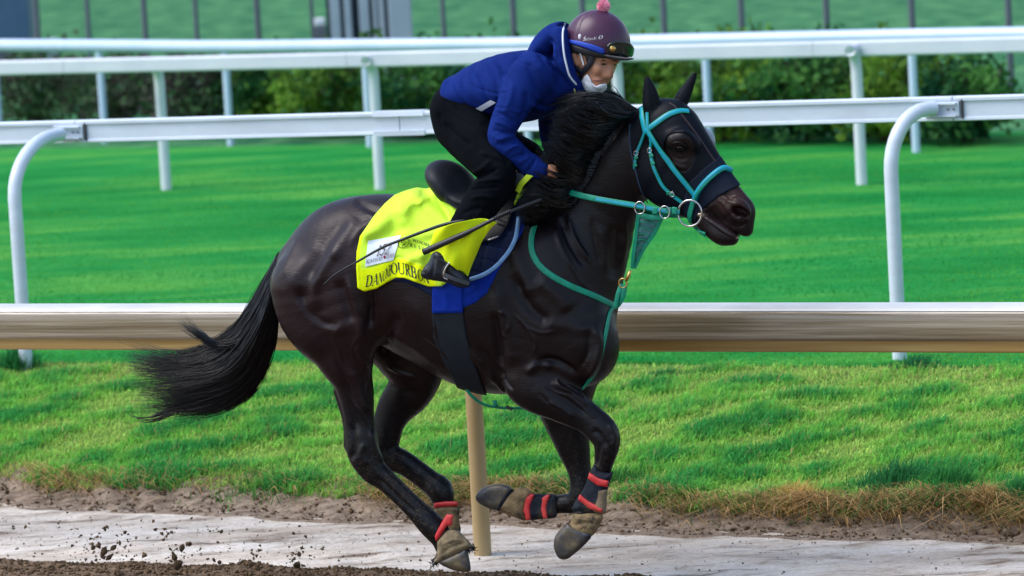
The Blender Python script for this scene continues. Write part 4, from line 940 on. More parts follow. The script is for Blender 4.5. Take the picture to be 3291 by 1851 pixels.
strap2([(2064, 348), (2066, 380), (2076, 424)], 10, 'headpiece', bridle, hv, 0.004, wi=.7)
strap2([(2082, 360), (2083, 395), (2086, 420)], 6, 'headpiece', bridle, hv, 0.005, wi=.7)
strap2([(2083, 418), (2118, 472), (2158, 530), (2198, 580), (2234, 624)], 9, 'cheekpiece', bridle, hv, 0.008, wi=.7)
strap2([(2090, 422), (2095, 460), (2092, 486), (2100, 530), (2112, 560), (2132, 598), (2164, 628), (2196, 652)], 6, 'overcheek', bridle, hv, 0.006)
strap2([(2074, 426), (2060, 460), (2047, 494), (2040, 550), (2046, 604), (2066, 644)], 5, 'throatlatch', bridle, hv, 0.005)
for (x, y, a) in ((2047, 505, 1), (2045, 530, 1), (2097, 500, 1), (2101, 524, 1), (2150, 618, 0), (2160, 624, 0)):
    p = surf(x, y, .5, -.2, hv); n_ = grad(hv, p)
    P = np.array([p + n_ * 0.009 - np.array([0.007, 0, 0.004 * a]), p + n_ * 0.011, p + n_ * 0.009 + np.array([0.007, 0, 0.004 * a])])
    ribbon(P, np.tile(n_, (3, 1)), 0.008, 0.003, 'keeper', m_green, bridle)
for (x, y) in ((2047, 492), (2092, 484), (2162, 622)):
    p = surf(x, y, .5, -.2, hv); n_ = grad(hv, p); q = [p + n_ * 0.012 + 0.010 * np.array([math.cos(a), 0, math.sin(a)]) for a in np.linspace(0, 6.283, 13)]
    MB().tube(L2W(np.array(q)), 0.0018, 6, cap=False).build('buckle', m_steel, bridle, smooth=True)
P, N = strap_pts([(2346, 548), (2322, 541), (2280, 572), (2246, 612), (2230, 650)], nb, 0.004)
MB().tube(L2W(P), 0.0125, 12).build('noseband', m_cyan, bridle, smooth=True)
ribbon(P + N * 0.0085 - np.array([0, 0, 0.009]), N, 0.005, 0.004, 'noseband_edge', m_green, bridle)
P, N = strap_pts([(2230, 650), (2222, 680), (2222, 706), (2240, 732), (2272, 752)], body, 0.010)
ribbon(P, N, 0.011, 0.004, 'chin_strap', m_green, bridle)
ring = [HP(2217 + 38 * math.cos(a), 685 + 42 * math.sin(a), .20) for a in np.linspace(0, 6.2832, 41)]
MB().tube(L2W(np.array(ring)), 0.0042, 10, cap=False).build('bit_ring', m_steel, bridle, smooth=True)
MB().tube(L2W(np.array([HP(2244, 690, .20), HP(2256, 690, .185), HP(2274, 692, .16)])), [0.007, 0.009, 0.006], 10).build('bit', mat('dull_bit', (0.40, 0.33, 0.25), rough=0.35, metal=0.8), bridle, smooth=True)
# reins
reins = rootobj('reins', 'green and turquoise rein from the bit ring back to the mane', 'reins', 2000, 655, .2)
rp_ = np.array([HP(*q) for q in ((2184, 683, .205), (2131, 677, .21), (2046, 661, .22), (1929, 641, .215), (1842, 621, .17), (1800, 600, .13), (1762, 560, .12))])
rc = crom(rp_, 8); rn = np.tile(np.array([0.1, -1.0, 0.12]), (len(rc), 1))
ro = ribbon(rc, rn, 0.0120, 0.0028, 'rein', m_green, reins); ribbon(rc[:26] + [0, -0.0025, 0], rn[:26], 0.0065, 0.002, 'lining', m_cyan, ro)
for x in (2105, 2150, 2168):
    ribbon(np.array([HP(x - 7, 676, .214), HP(x, 677, .216), HP(x + 7, 678, .214)]), np.tile([0, -1.0, 0], (3, 1)), 0.0145, 0.0045, 'keeper', m_green, reins)
for x, y in ((2056, 668), (2136, 682)):
    q = [HP(x + 16 * math.cos(a), y + 20 * math.sin(a), .225) for a in np.linspace(0, 6.283, 25)]
    MB().tube(L2W(np.array(q)), 0.003, 8, cap=False).build('martingale_ring', m_steel, reins, smooth=True)
far = crom(np.array([HP(*q) for q in ((2225, 690, .02), (2150, 690, -.06), (2040, 670, -.12), (1900, 620, -.16), (1800, 560, -.18))]), 6)
ribbon(far, np.tile([0, -1.0, 0], (len(far), 1)), 0.012, 0.0028, 'rein', m_green, reins)
# bib and breast strap
breast = rootobj('breast_strap', 'green breast strap with a bib and brass clip round the horse chest', 'harness', 1975, 1000, .1)
L_edge = crom([(2052, 686, .20), (2046, 740, .19), (2038, 800, .18), (2032, 858, .16)], 6); R_edge = crom([(2128, 694, .19), (2100, 750, .17), (2066, 800, .16), (2038, 858, .16)], 6)
bib_v, bib_f = [], []
nL = len(L_edge); kx = 9
for i in range(nL):
    for j in range(kx):
        q = L_edge[i] * (1 - j / (kx - 1)) + R_edge[i] * j / (kx - 1); bib_v.append(HP(*q) + [0, 0.008 * math.sin(i * 1.9) * math.sin(j * 0.9), 0])
for i in range(nL - 1):
    for j in range(kx - 1): bib_f.append((i * kx + j, i * kx + j + 1, (i + 1) * kx + j + 1, (i + 1) * kx + j))
m_bib = mat('clear_teal_sheet', (0.02, 0.12, 0.14), (0.10, 0.27, 0.30), 30, 0.2, 0.6, bump=0.003, bscale=40, alpha=0.80)
bib = mesh_obj('bib', L2W(np.array(bib_v)), bib_f, m_bib, breast, True)
sm_ = bib.modifiers.new('thickness', 'SOLIDIFY'); sm_.thickness = 0.002
def free_band(pts, w, name, m, parent, nrm=(0.1, -1, 0.1), th=0.0026, sub=6):
    c = crom(np.array([HP(*q) for q in pts]), sub); return ribbon(c, np.tile(np.asarray(nrm, float), (len(c), 1)), w / PXM, th, name, m, parent)
free_band([(2052, 684, .205), (2046, 740, .195), (2038, 800, .185), (2032, 862, .165)], 6, 'bib_edge', m_green, breast)
free_band([(2130, 694, .195), (2102, 750, .175), (2068, 800, .165), (2038, 862, .163)], 6, 'bib_edge', m_green, breast)
free_band([(2054, 690, .21), (2092, 698, .21), (2130, 698, .2)], 8, 'bib_edge', m_green, breast)
for i in range(3, nL - 3, 2):
    a, b = L_edge[i], R_edge[i]; free_band([tuple(a * .86 + b * .14 + [0, 0, .006]), tuple(a * .5 + b * .5 + [0, -3, .006]), tuple(a * .14 + b * .86 + [0, 0, .006])], 1.6, 'stitching', m_green, breast, sub=3)
MB().tube(L2W(np.array([HP(2026, 870, .165), HP(2018, 890, .165), HP(2012, 905, .165)])), [0.006, 0.009, 0.005], 10).build('clip', m_brass, breast, smooth=True)
q = [HP(2002 + 13 * math.cos(a), 910 + 15 * math.sin(a), .165) for a in np.linspace(0, 6.283, 21)]
MB().tube(L2W(np.array(q)), 0.004, 8, cap=False).build('clip_ring', m_brass, breast, smooth=True)
free_band([(2008, 915, .165), (2004, 945, .165), (1990, 975, .16), (1975, 986, .16)], 8, 'loop', m_green, breast)
free_band([(1998, 912, .16), (1986, 945, .17), (1978, 984, .17)], 7, 'loop', m_green, breast)
P, N = strap_pts([(1742, 680), (1714, 740), (1708, 795), (1726, 842), (1766, 881), (1835, 920), (1907, 950), (1976, 984)], body, 0.004)
ribbon(P, N, 0.0125, 0.003, 'shoulder_strap', m_green, breast)
P, N = strap_pts([(1972, 986), (1958, 1005), (1946, 1070), (1924, 1165), (1895, 1220), (1868, 1250)], body, 0.004)
ribbon(P, N, 0.0085, 0.003, 'chest_strap', m_green, breast)
free_band([(1498, 1250, .10), (1522, 1278, .08), (1556, 1300, .06), (1608, 1310, .05), (1660, 1312, .05), (1712, 1310, .05)], 6, 'belly_strap', m_green, breast, (0.1, -.6, -.6))
free_band([(1590, 1286, .07), (1592, 1300, .07), (1596, 1308, .06)], 7, 'belly_loop', m_green, breast)
MB().tube(L2W(np.array([HP(1628, 1306, .055), HP(1645, 1316, .055)])), 0.007, 8).build('belly_buckle', m_dark, breast)

# saddle cloths, girth, saddle
m_navy = mat('navy_quilting', (0.005, 0.010, 0.035), (0.008, 0.016, 0.055), 10, 0.7, 0.1, bump=0.001, bscale=200)
m_blue = mat('royal_blue_cloth', (0.004, 0.022, 0.22), (0.006, 0.03, 0.30), 12, 0.8, 0.08, bump=0.0008, bscale=260)
m_elastic = mat('charcoal_elastic', (0.011, 0.014, 0.019), (0.016, 0.019, 0.025), 14, 0.8, 0.12, bump=0.0006, bscale=400)
m_lblue = mat('pale_blue_piping', (0.16, 0.33, 0.60), (0.22, 0.40, 0.66), 30, 0.6, 0.3, bump=0.001, bscale=300)
quilt = rootobj('saddle_pad', 'navy quilted saddle pad edged with pale blue piping', 'saddle pad', 1560, 900, .25)
pad_poly = [(1238, 880), (1262, 904), (1300, 906), (1345, 927), (1386, 950), (1440, 940), (1512, 900), (1567, 879), (1622, 831), (1657, 778), (1672, 706), (1700, 640), (1640, 560), (1300, 600), (1262, 760)]
pv = shell([pad_poly], 0.015, -0.40, 0.42, 0.0065)
ql = [([(1500 + i * 46, 640), (1440 + i * 46, 930)], 3.5, -0.0035) for i in range(-2, 6)] + [([(1420, 700 + i * 48), (1680, 770 + i * 48)], 3.5, -0.0035) for i in range(-2, 5)]
vmesh(pv, 'pad', m_navy, quilt, 3, st=ql)
P, N = strap_pts([(1668, 700), (1662, 740), (1652, 778), (1620, 828), (1567, 875), (1512, 897)], pv, 0.003)
MB().tube(L2W(P), 0.0092, 10).build('piping', m_lblue, quilt, smooth=True)
under = rootobj('blue_saddle_cloth', 'royal blue cloth showing below the quilted saddle pad', 'saddle cloth', 1540, 985, .25)
uv = shell([[(1700, 690), (1682, 742), (1640, 812), (1598, 874), (1567, 941), (1530, 972), (1486, 991), (1400, 960), (1380, 900), (1500, 800), (1600, 700)]], 0.008, -0.38, 0.40, 0.006, near=0.06)
vmesh(uv, 'cloth', m_blue, under, 3, one=True, st=[([(1676, 760), (1620, 850), (1575, 920)], 5, 0.003), ([(1500, 930), (1560, 890)], 4, -0.003), ([(1500, 955), (1550, 920)], 4, -0.003)])
girth = rootobj('girth', 'wide girth, royal blue above and charcoal elastic round the belly', 'girth', 1490, 1230, .2)
gv = shell([[(1387, 900), (1486, 905), (1488, 1005), (1389, 1008)]], 0.018, 0.0, 0.42, 0.0055)
vmesh(gv, 'blue_sleeve', m_blue, girth, 3, st=[([(1386, 998), (1490, 996)], 3, 0.003), ([(1430, 930), (1436, 1000)], 12, 0.004)])
ge = shell([[(1387, 1000), (1488, 1000), (1501, 1085), (1526, 1172), (1559, 1259), (1592, 1310), (1500, 1310), (1452, 1212), (1418, 1146), (1392, 1083)]], 0.010, -0.2, 0.42, 0.0055)
vmesh(ge, 'elastic', m_elastic, girth, 3, st=[([(1398, 1010), (1404, 1083), (1430, 1146), (1462, 1206)], 3, -0.003)])

m_hiviz = mat('fluorescent_cloth', (1, 1, 1), attr='col', c2=(1.06, 1.03, 0.9), scale=4, rough=0.6, spec=0.15, bump=0.0008, bscale=220)
cloth = rootobj('number_cloth', 'fluorescent yellow saddle cloth with the horse name in black letters', 'saddle cloth', 1270, 900, .25)
cl_poly = [(1500, 530), (1394, 574), (1353, 598), (1300, 613), (1268, 626), (1236, 654), (1202, 693), (1178, 728), (1157, 759), (1146, 810), (1145, 862), (1149, 926), (1171, 937), (1209, 928), (1243, 908), (1270, 894), (1298, 893), (1336, 907), (1378, 921), (1420, 920), (1500, 860), (1545, 775), (1600, 716), (1655, 660), (1690, 610), (1702, 575), (1690, 550)]
def folds(px, py, P):
    w = 0.0
    for (ax, ay, bx, by, wd, am) in ((1180, 752, 1330, 640, 26, .016), (1195, 775, 1300, 735, 16, -.010), (1300, 660, 1300, 900, 22, .010), (1262, 700, 1268, 900, 20, -.006), (1340, 640, 1440, 720, 24, .012),
                                     (1360, 620, 1455, 690, 12, -.008), (1390, 600, 1470, 690, 9, .008), (1270, 880, 1300, 800, 22, -.012), (1355, 830, 1330, 920, 18, .012), (1310, 840, 1390, 800, 14, .012), (1300, 770, 1420, 740, 16, .009),
                                     (1345, 650, 1400, 620, 10, .006), (1420, 640, 1452, 700, 6, .006), (1405, 640, 1440, 705, 5, -.005)):
        d, t = pdist(px, py, [(ax, ay), (bx, by)]); w = w + am * np.exp(-(d / wd) ** 2)
    w = np.where(w < 0, w * 1.0, w * 1.5)
    return np.clip(w, -.013, .034) + 0.002 * fbm(px / 60, py / 60, 0, 3, 3)
cv = shell([cl_poly], 0.031, -0.42, 0.46, 0.0055, wr=folds)
def cloth_col(px, py, V):
    main = np.array([0.55, 0.86, 0.05]); hem = np.array([0.72, 0.88, 0.0])
    hp = [(1145, 845), (1200, 840), (1240, 815), (1272, 800), (1300, 832), (1340, 850), (1390, 862), (1400, 960), (1100, 960)]
    k = (poly_sd(px, py, [(1140, 868), (1196, 861), (1243, 842), (1272, 830), (1300, 834), (1345, 850), (1400, 862), (1400, 960), (1130, 960)]) < 0) | (poly_sd(px, py, [(1130, 760), (1166, 752), (1158, 800), (1158, 862), (1160, 940), (1130, 940)]) < 0)
    return np.where(k[:, None], hem, main)
vmesh(cv, 'cloth', m_hiviz, cloth, 3, one=True, col=cloth_col, st=[([(1150, 862), (1196, 856), (1243, 837), (1272, 826), (1300, 830), (1345, 846), (1395, 858)], 3, -0.003), ([(1164, 760), (1156, 800), (1156, 862), (1160, 925)], 2.5, -0.002)])
# the front of the cloth, turned up over the rider's leg
fl_t = crom([(1395, 745), (1440, 722), (1500, 708), (1554, 701), (1600, 716)], 6); fl_b = crom([(1375, 812), (1420, 832), (1462, 862), (1490, 890), (1503, 894)], 6)
fl_m = crom([(1385, 780), (1432, 774), (1490, 782), (1535, 790), (1552, 770)], 6)
fv_, ff_ = [], []; nT = len(fl_t); kk = 15
for i in range(nT):
    s_ = i / (nT - 1)
    for j in range(kk):
        t_ = j / (kk - 1)
        q = fl_t[i] * (1 - t_) * (1 - 2 * t_) + fl_m[i] * 4 * t_ * (1 - t_) + fl_b[i] * t_ * (2 * t_ - 1)
        lat = 0.375 + 0.105 * math.sin(math.pi * min(1, s_ * 1.15 + 0.08)) * (1 - 0.55 * t_) + 0.012 * math.sin(s_ * 9 + t_ * 4) + 0.008 * math.sin(s_ * 17 - t_ * 6)
        fv_.append(HP(q[0], q[1], lat))
for i in range(nT - 1):
    for j in range(kk - 1): ff_.append((i * kk + j, (i + 1) * kk + j, (i + 1) * kk + j + 1, i * kk + j + 1))
fcol = np.tile([0.70, 0.88, 0.01], (len(fv_), 1))
fo = mesh_obj('turned_up_flap', L2W(np.array(fv_)), ff_, m_hiviz, cloth, True, {'col': ('FLOAT_COLOR', fcol)})
md = fo.modifiers.new('thickness', 'SOLIDIFY'); md.thickness = 0.003; md = fo.modifiers.new('round', 'SUBSURF'); md.levels = 1; md.render_levels = 1

m_leather = mat('black_leather', (0.006, 0.006, 0.009), (0.011, 0.011, 0.015), 20, 0.38, 0.5, bump=0.0008, bscale=160)
m_seat = mat('dark_suede', (0.006, 0.007, 0.012), (0.010, 0.011, 0.018), 10, 0.55, 0.25)
saddle = rootobj('saddle', 'small black racing saddle with its rounded seat standing up behind the rider', 'saddle', 1520, 680, 0)
sv = vol_px((1370, 500), (1700, 700), -.26, .26, 0.006)
sv.ell(1448, 582, 0.02, 86, 0.165, 50, -42, 0.01); sv.chain([(1470, 612, 0, 40, 3.2), (1540, 640, 0, 34, 4.2), (1610, 625, 0, 34, 3.4), (1650, 585, 0, 30, 2.6)], 0.03)
vmesh(sv, 'seat', m_seat, saddle, 3)
for i in range(11):
    a = surf(1432 + i * 4.2, 636 + i * 2.6, .45, -.2, cv) if False else HP(1432 + i * 4.0, 634 + i * 2.8, .19)
    MB().tube(L2W(np.array([a, a + [0.004, -0.006, -0.020]])), 0.0022, 6).build('grip_rib', m_leather, saddle)
fv2 = shell([[(1672, 572), (1660, 638), (1638, 714), (1611, 755), (1568, 774), (1520, 782), (1500, 690), (1560, 600)]], 0.034, 0.0, 0.46, 0.0055)
vmesh(fv2, 'flap', m_leather, saddle, 3)
P, N = strap_pts([(1666, 588), (1660, 638), (1637, 712), (1611, 752), (1568, 772)], fv2, 0.001)
MB().tube(L2W(P), 0.0042, 8).build('silver_edge', mat('silver_trim', (0.42, 0.42, 0.45), rough=0.3, metal=0.7), saddle, smooth=True)
P, N = strap_pts([(1580, 692), (1600, 712), (1630, 722)], fv2, 0.004)
ribbon(P, N, 0.012, 0.003, 'strap_loop', m_leather, saddle)

# leg boots
m_mud = mat('muddy_wrap', (0.022, 0.020, 0.020), (0.26, 0.18, 0.09), 16, 0.85, 0.25, bump=0.006, bscale=60, detail=8, contrast=(0.32, 0.58), c3=(0.17, 0.12, 0.06))
m_mud2 = mat('brown_wrap', (0.10, 0.075, 0.045), (0.25, 0.19, 0.11), 20, 0.85, 0.25, bump=0.006, bscale=70, detail=8)
m_bootb = mat('dark_neoprene', (0.005, 0.008, 0.016), (0.11, 0.078, 0.045), 11, 0.7, 0.2, bump=0.003, bscale=90, detail=8, contrast=(0.42, 0.72), c3=(0.016, 0.020, 0.028))
m_boott = mat('tan_neoprene', (0.09, 0.065, 0.04), (0.20, 0.15, 0.095), 16, 0.8, 0.25, bump=0.003, bscale=80)
m_red = mat('red_tape', (0.48, 0.016, 0.022), (0.60, 0.06, 0.05), 12, 0.5, 0.4, bump=0.001, bscale=100)
m_hoof = mat('dark_hoof', (0.010, 0.012, 0.020), (0.13, 0.10, 0.05), 9, 0.4, 0.5, bump=0.002, bscale=40, detail=8, contrast=(0.38, 0.66), c3=(0.05, 0.045, 0.04))
def hooves(poly, lat, hw): vmesh(prism(poly, lat, hw, 0.0045, 0.026), 'hoof', m_hoof, horse, 3)
lb = rootobj('leg_boot', 'mud brown boot with red tape on the near hind leg, closest to the ground', 'leg boot', 1450, 1790, .11, 'leg boots')
vmesh(prism([(1402, 1742), (1418, 1722), (1440, 1702), (1472, 1706), (1500, 1732), (1520, 1758), (1497, 1769), (1470, 1782), (1440, 1796), (1402, 1812), (1394, 1806), (1404, 1770)], .11, .062, .0045, .035), 'wrap', m_mud2, lb, 3,
      st=[([(1410, 1790), (1450, 1760), (1500, 1745)], 5, -0.005), ([(1420, 1750), (1460, 1735), (1490, 1740)], 5, 0.005)])
vmesh(prism([(1396, 1722), (1418, 1682), (1436, 1652), (1458, 1655), (1452, 1690), (1437, 1690), (1412, 1730), (1401, 1742)], .11, .052, .004, .012), 'red_tape', m_red, lb, 2)
hooves([(1412, 1803), (1440, 1788), (1475, 1772), (1498, 1762), (1509, 1798), (1512, 1834), (1490, 1838), (1455, 1832), (1416, 1814)], .11, .058)
fz = np.random.default_rng(4)
def fuzz(cx_, cy_, lat, n, ln, parent, w=14):
    mb = MB()
    for i in range(n):
        a = HP(cx_ + fz.normal() * w * .5, cy_ + fz.normal() * w * .5, lat + fz.normal() * .02); d = fz.normal(size=3); d /= np.linalg.norm(d)
        mb.tube(L2W(np.array([a, a + d * ln])), [0.0022, 0.0005], 4)
    mb.build('frayed_edge', m_hair, parent)
fuzz(1512, 1762, .13, 90, .020, lb); fuzz(1398, 1805, .13, 80, .018, lb, 12)
lb = rootobj('leg_boot', 'mud brown boot with a red band on the far hind leg', 'leg boot', 1440, 1700, -.12, 'leg boots')
vmesh(prism([(1400, 1628), (1470, 1626), (1476, 1660), (1474, 1697), (1446, 1726), (1408, 1690)], -.12, .055, .0045, .03), 'wrap', m_mud, lb, 3)
vmesh(prism([(1394, 1616), (1432, 1611), (1470, 1611), (1472, 1626), (1440, 1628), (1395, 1632)], -.12, .056, .004, .010), 'red_tape', m_red, lb, 2)
hooves([(1412, 1722), (1470, 1700), (1496, 1760), (1478, 1775), (1420, 1770)], -.12, .055)
lb = rootobj('leg_boot', 'navy and tan boot with two red bands on the near foreleg', 'leg boot', 1890, 1640, .15, 'leg boots')
vmesh(prism([(1907, 1494), (1925, 1510), (1958, 1520), (1971, 1516), (1952, 1580), (1948, 1640), (1936, 1650), (1842, 1645), (1852, 1605), (1876, 1570)], .152, .052, .0045, .036), 'shell', m_bootb, lb, 3)
vmesh(prism([(1917, 1570), (1950, 1572), (1951, 1590), (1948, 1641), (1936, 1652), (1900, 1640), (1912, 1600)], .158, .052, .0045, .03), 'muddy_patch', m_boott, lb, 3)
vmesh(prism([(1889, 1538), (1894, 1518), (1925, 1536), (1957, 1546), (1952, 1566), (1920, 1562)], .154, .056, .004, .012), 'red_tape', m_red, lb, 2)
vmesh(prism([(1857, 1606), (1863, 1588), (1895, 1612), (1938, 1634), (1936, 1649), (1895, 1636)], .154, .058, .004, .012), 'red_tape', m_red, lb, 2)
vmesh(prism([(1850, 1648), (1936, 1651), (1926, 1690), (1906, 1720), (1872, 1726), (1828, 1704), (1836, 1672)], .15, .053, .0045, .034), 'wrap', m_mud, lb, 3, st=[([(1840, 1690), (1880, 1680), (1920, 1685)], 5, -0.006)])
hooves([(1828, 1684), (1814, 1690), (1786, 1720), (1779, 1752), (1786, 1778), (1798, 1795), (1822, 1797), (1846, 1780), (1875, 1755), (1903, 1718), (1860, 1700)], .15, .056)
lb = rootobj('leg_boot', 'black boot with two red bands on the folded far foreleg', 'leg boot', 1740, 1660, -.13, 'leg boots')
vmesh(prism([(1695, 1588), (1740, 1588), (1786, 1590), (1790, 1625), (1787, 1662), (1740, 1668), (1694, 1670), (1686, 1630)], -.13, .05, .0045, .036), 'shell', m_bootb, lb, 3)
vmesh(prism([(1690, 1600), (1708, 1586), (1719, 1589), (1704, 1628), (1706, 1671), (1691, 1673), (1682, 1640)], -.13, .054, .004, .010), 'red_tape', m_red, lb, 2)
vmesh(prism([(1742, 1600), (1758, 1589), (1769, 1591), (1757, 1628), (1760, 1666), (1747, 1668), (1737, 1638)], -.13, .054, .004, .010), 'red_tape', m_red, lb, 2)
vmesh(prism([(1600, 1622), (1628, 1582), (1654, 1572), (1682, 1565), (1708, 1586), (1690, 1640), (1690, 1673), (1640, 1656), (1602, 1641)], -.13, .052, .0045, .035), 'wrap', m_mud, lb, 3)
vmesh(prism([(1592, 1624), (1622, 1578), (1650, 1572), (1640, 1590), (1612, 1632), (1600, 1642)], -.13, .056, .004, .02), 'band', m_bootb, lb, 2)
hooves([(1528, 1600), (1545, 1573), (1585, 1556), (1622, 1558), (1645, 1574), (1612, 1630), (1592, 1641), (1545, 1622)], -.13, .056)

# lettering
def arc(cx_, cy_, rx, ry, a0, a1, n=14): return [(cx_ + rx * math.cos(math.radians(a)), cy_ + ry * math.sin(math.radians(a))) for a in np.linspace(a0, a1, n)]
K_, T_ = .15, .055
def sf(x, y, w=.2): return ([(x - w / 2, y), (x + w / 2, y)], T_)
GLY = {
 'D': [([(.2, 0), (.2, 1)], K_), ([(.05, .03), (.45, .03)] + arc(.45, .5, .42, .47, -90, 90) + [(.05, .97)], T_), (arc(.43, .5, .40, .47, -55, 55), K_), sf(.16, .03, .25), sf(.16, .97, .25)],
 'A': [([(.08, .02), (.45, 1)], T_), ([(.45, 1), (.84, .02)], K_), ([(.22, .36), (.68, .36)], T_), sf(.08, .03, .26), sf(.84, .03, .28)],
 'N': [([(.16, .02), (.16, .98)], T_), ([(.12, .98), (.82, .02)], K_), ([(.82, .02), (.82, .98)], T_), sf(.16, .03, .26), sf(.08, .97, .2), sf(.82, .97, .26)],
 'O': [(arc(.5, .5, .42, .48, 0, 360, 30), T_), (arc(.5, .5, .40, .47, -50, 50), K_), (arc(.5, .5, .40, .47, 130, 230), K_)],
 'B': [([(.2, 0), (.2, 1)], K_), ([(.05, .97), (.42, .97)] + arc(.42, .75, .25, .22, 90, -90) + [(.2, .53)], T_), (arc(.42, .75, .25, .21, 60, -60), K_ * .9), ([(.2, .53), (.46, .53)] + arc(.46, .28, .30, .25, 90, -90) + [(.05, .03)], T_), (arc(.46, .28, .29, .24, 60, -60), K_), sf(.16, .03, .25), sf(.16, .97, .25)],
 'U': [([(.2, .98), (.2, .34)], K_), (arc(.5, .34, .30, .32, 180, 360), T_ * 1.3), ([(.8, .34), (.8, .98)], T_), sf(.2, .97, .32), sf(.8, .97, .26)],
 'R': [([(.2, 0), (.2, 1)], K_), ([(.05, .97), (.44, .97)] + arc(.44, .74, .27, .23, 90, -90) + [(.2, .51)], T_), (arc(.44, .74, .27, .22, 60, -60), K_), ([(.42, .5), (.84, .03)], K_), sf(.2, .03, .32), sf(.88, .03, .2), sf(.16, .97, .25)],
 'K': [([(.2, 0), (.2, 1)], K_), ([(.78, .97), (.24, .45)], T_), ([(.38, .58), (.82, .03)], K_), sf(.2, .03, .32), sf(.2, .97, .32), sf(.8, .97, .24), sf(.84, .03, .24)],
 'E': [([(.2, 0), (.2, 1)], K_), ([(.06, .97), (.72, .97), (.72, .8)], T_), ([(.2, .52), (.58, .52)], T_), ([(.06, .03), (.76, .03), (.78, .22)], T_)],
 'T': [([(.45, 0), (.45, .97)], K_), ([(.06, .8), (.08, .97), (.82, .97), (.84, .8)], T_), sf(.45, .03, .32)],
 'C': [(arc(.52, .5, .42, .47, 40, 320, 22), T_ * 1.3), (arc(.52, .5, .40, .47, 130, 230), K_), ([(.85, .97), (.85, .74)], T_)],
 'Y': [([(.08, .97), (.46, .46)], K_), ([(.82, .97), (.46, .46)], T_), ([(.46, .48), (.46, .02)], K_), sf(.1, .97, .28), sf(.82, .97, .24), sf(.46, .03, .3)],
 'W': [([(.04, .97), (.27, .02)], K_), ([(.27, .02), (.5, .9)], T_), ([(.5, .9), (.73, .02)], K_), ([(.73, .02), (.96, .97)], T_), sf(.05, .97, .2), sf(.95, .97, .2)],
 'F': [([(.2, 0), (.2, 1)], K_), ([(.06, .97), (.72, .97), (.72, .8)], T_), ([(.2, .52), (.58, .52)], T_), sf(.2, .03, .32)],
 'S': [(arc(.45, .74, .27, .23, 30, 270, 14) + arc(.45, .27, .30, .24, 90, -150, 14), K_ * .75)],
 'V': [([(.06, .97), (.46, .02)], K_), ([(.46, .02), (.84, .97)], T_), sf(.08, .97, .28), sf(.82, .97, .24)],
 '1': [([(.45, 0), (.45, 1)], K_), ([(.25, .86), (.45, .98)], T_), sf(.45, .02, .4)],
 '5': [([(.75, .97), (.3, .97), (.24, .55)], T_ * 1.4), (arc(.42, .32, .32, .3, 110, -150, 18), K_ * .8)],
 '2': [(arc(.45, .72, .28, .25, 160, -20, 14) + [(.14, .05)], K_ * .75), ([(.12, .05), (.78, .05), (.82, .2)], T_ * 1.5)],
 '.': [([(.1, .0), (.1, .1)], .1)],
 't': [([(.3, .95), (.25, .1), (.4, .02), (.55, .1)], .09), ([(.08, .68), (.5, .68)], .07)],
 'a': [(arc(.35, .32, .26, .3, 0, 360, 16), .085), ([(.62, .62), (.6, .08), (.76, .02)], .09)],
 'o': [(arc(.36, .32, .26, .3, 0, 360, 16), .09)],
 's': [(arc(.38, .46, .18, .15, 40, 270, 8) + arc(.36, .16, .2, .15, 90, -140, 8), .09)],
 'h': [([(.2, 0), (.26, 1.05)], .09), (arc(.42, .38, .2, .24, 160, 0, 8) + [(.62, .02)], .09)],
 'i': [([(.2, 0), (.24, .62)], .1), ([(.25, .8), (.26, .88)], .1)]}
def stroke_mesh(line, w, n=None):
    P = np.asarray(line, float)
    L = np.concatenate([[0], np.cumsum(np.hypot(*np.diff(P, axis=0).T))]); k = max(2, int(L[-1] / 0.09) + 1)
    s = np.linspace(0, L[-1], max(k, len(P))); P = np.stack([np.interp(s, L, P[:, 0]), np.interp(s, L, P[:, 1])], 1)
    tg = np.gradient(P, axis=0); tg /= np.linalg.norm(tg, axis=1)[:, None] + 1e-9; nr = np.stack([-tg[:, 1], tg[:, 0]], 1)
    v = np.vstack([P + nr * w / 2, P - nr * w / 2]); m_ = len(P)
    return v, [(i, i + 1, m_ + i + 1, m_ + i) for i in range(m_ - 1)]
def text_on(slots, vol, name, m, parent, off=0.003, lat0=.6, lat1=-.1, bold=1.0):
    """slots: (char, p0, p1, up) with px corners: p0 lower left, p1 lower right, up vector"""
    mb = MB()
    for ch, p0, p1, up in slots:
        for line, w in GLY[ch]:
            v, f = stroke_mesh(line, w * bold); p0_, p1_, u_ = map(lambda q: np.asarray(q, float), (p0, p1, up))
            Q = p0_ + v[:, :1] * (p1_ - p0_) + v[:, 1:] * u_
            W = np.array([surf(q[0], q[1], lat0, lat1, vol) for q in Q])
            mb.add(L2W(W + VIEW_L * off), f)
    o = mesh_obj(name, np.array(mb.v), mb.f, m, parent); return o
m_ink = mat('black_print', (0.008, 0.008, 0.008), rough=0.6); m_brown = mat('brown_print', (0.10, 0.05, 0.035), rough=0.6)
m_inkn = mat('navy_print', (0.01, 0.02, 0.08), rough=0.6); m_label = mat('white_label', (0.62, 0.70, 0.78), (0.70, 0.76, 0.82), 30, 0.5); m_rose = mat('rose_print', (0.35, 0.02, 0.05), rough=0.6)
lower = crom([(1173, 923), (1195, 919), (1214, 914), (1229, 907), (1240, 897), (1248, 890), (1256, 884), (1268, 880), (1290, 880), (1312, 886), (1334, 895), (1353, 903), (1380, 913)], 6)
def base_y(x): return float(np.interp(x, lower[:, 0], lower[:, 1]))
xs = [1173, 1196, 1214, 1228, 1240, 1248, 1258, 1278, 1303, 1321, 1343, 1361, 1380]
sl_ = []
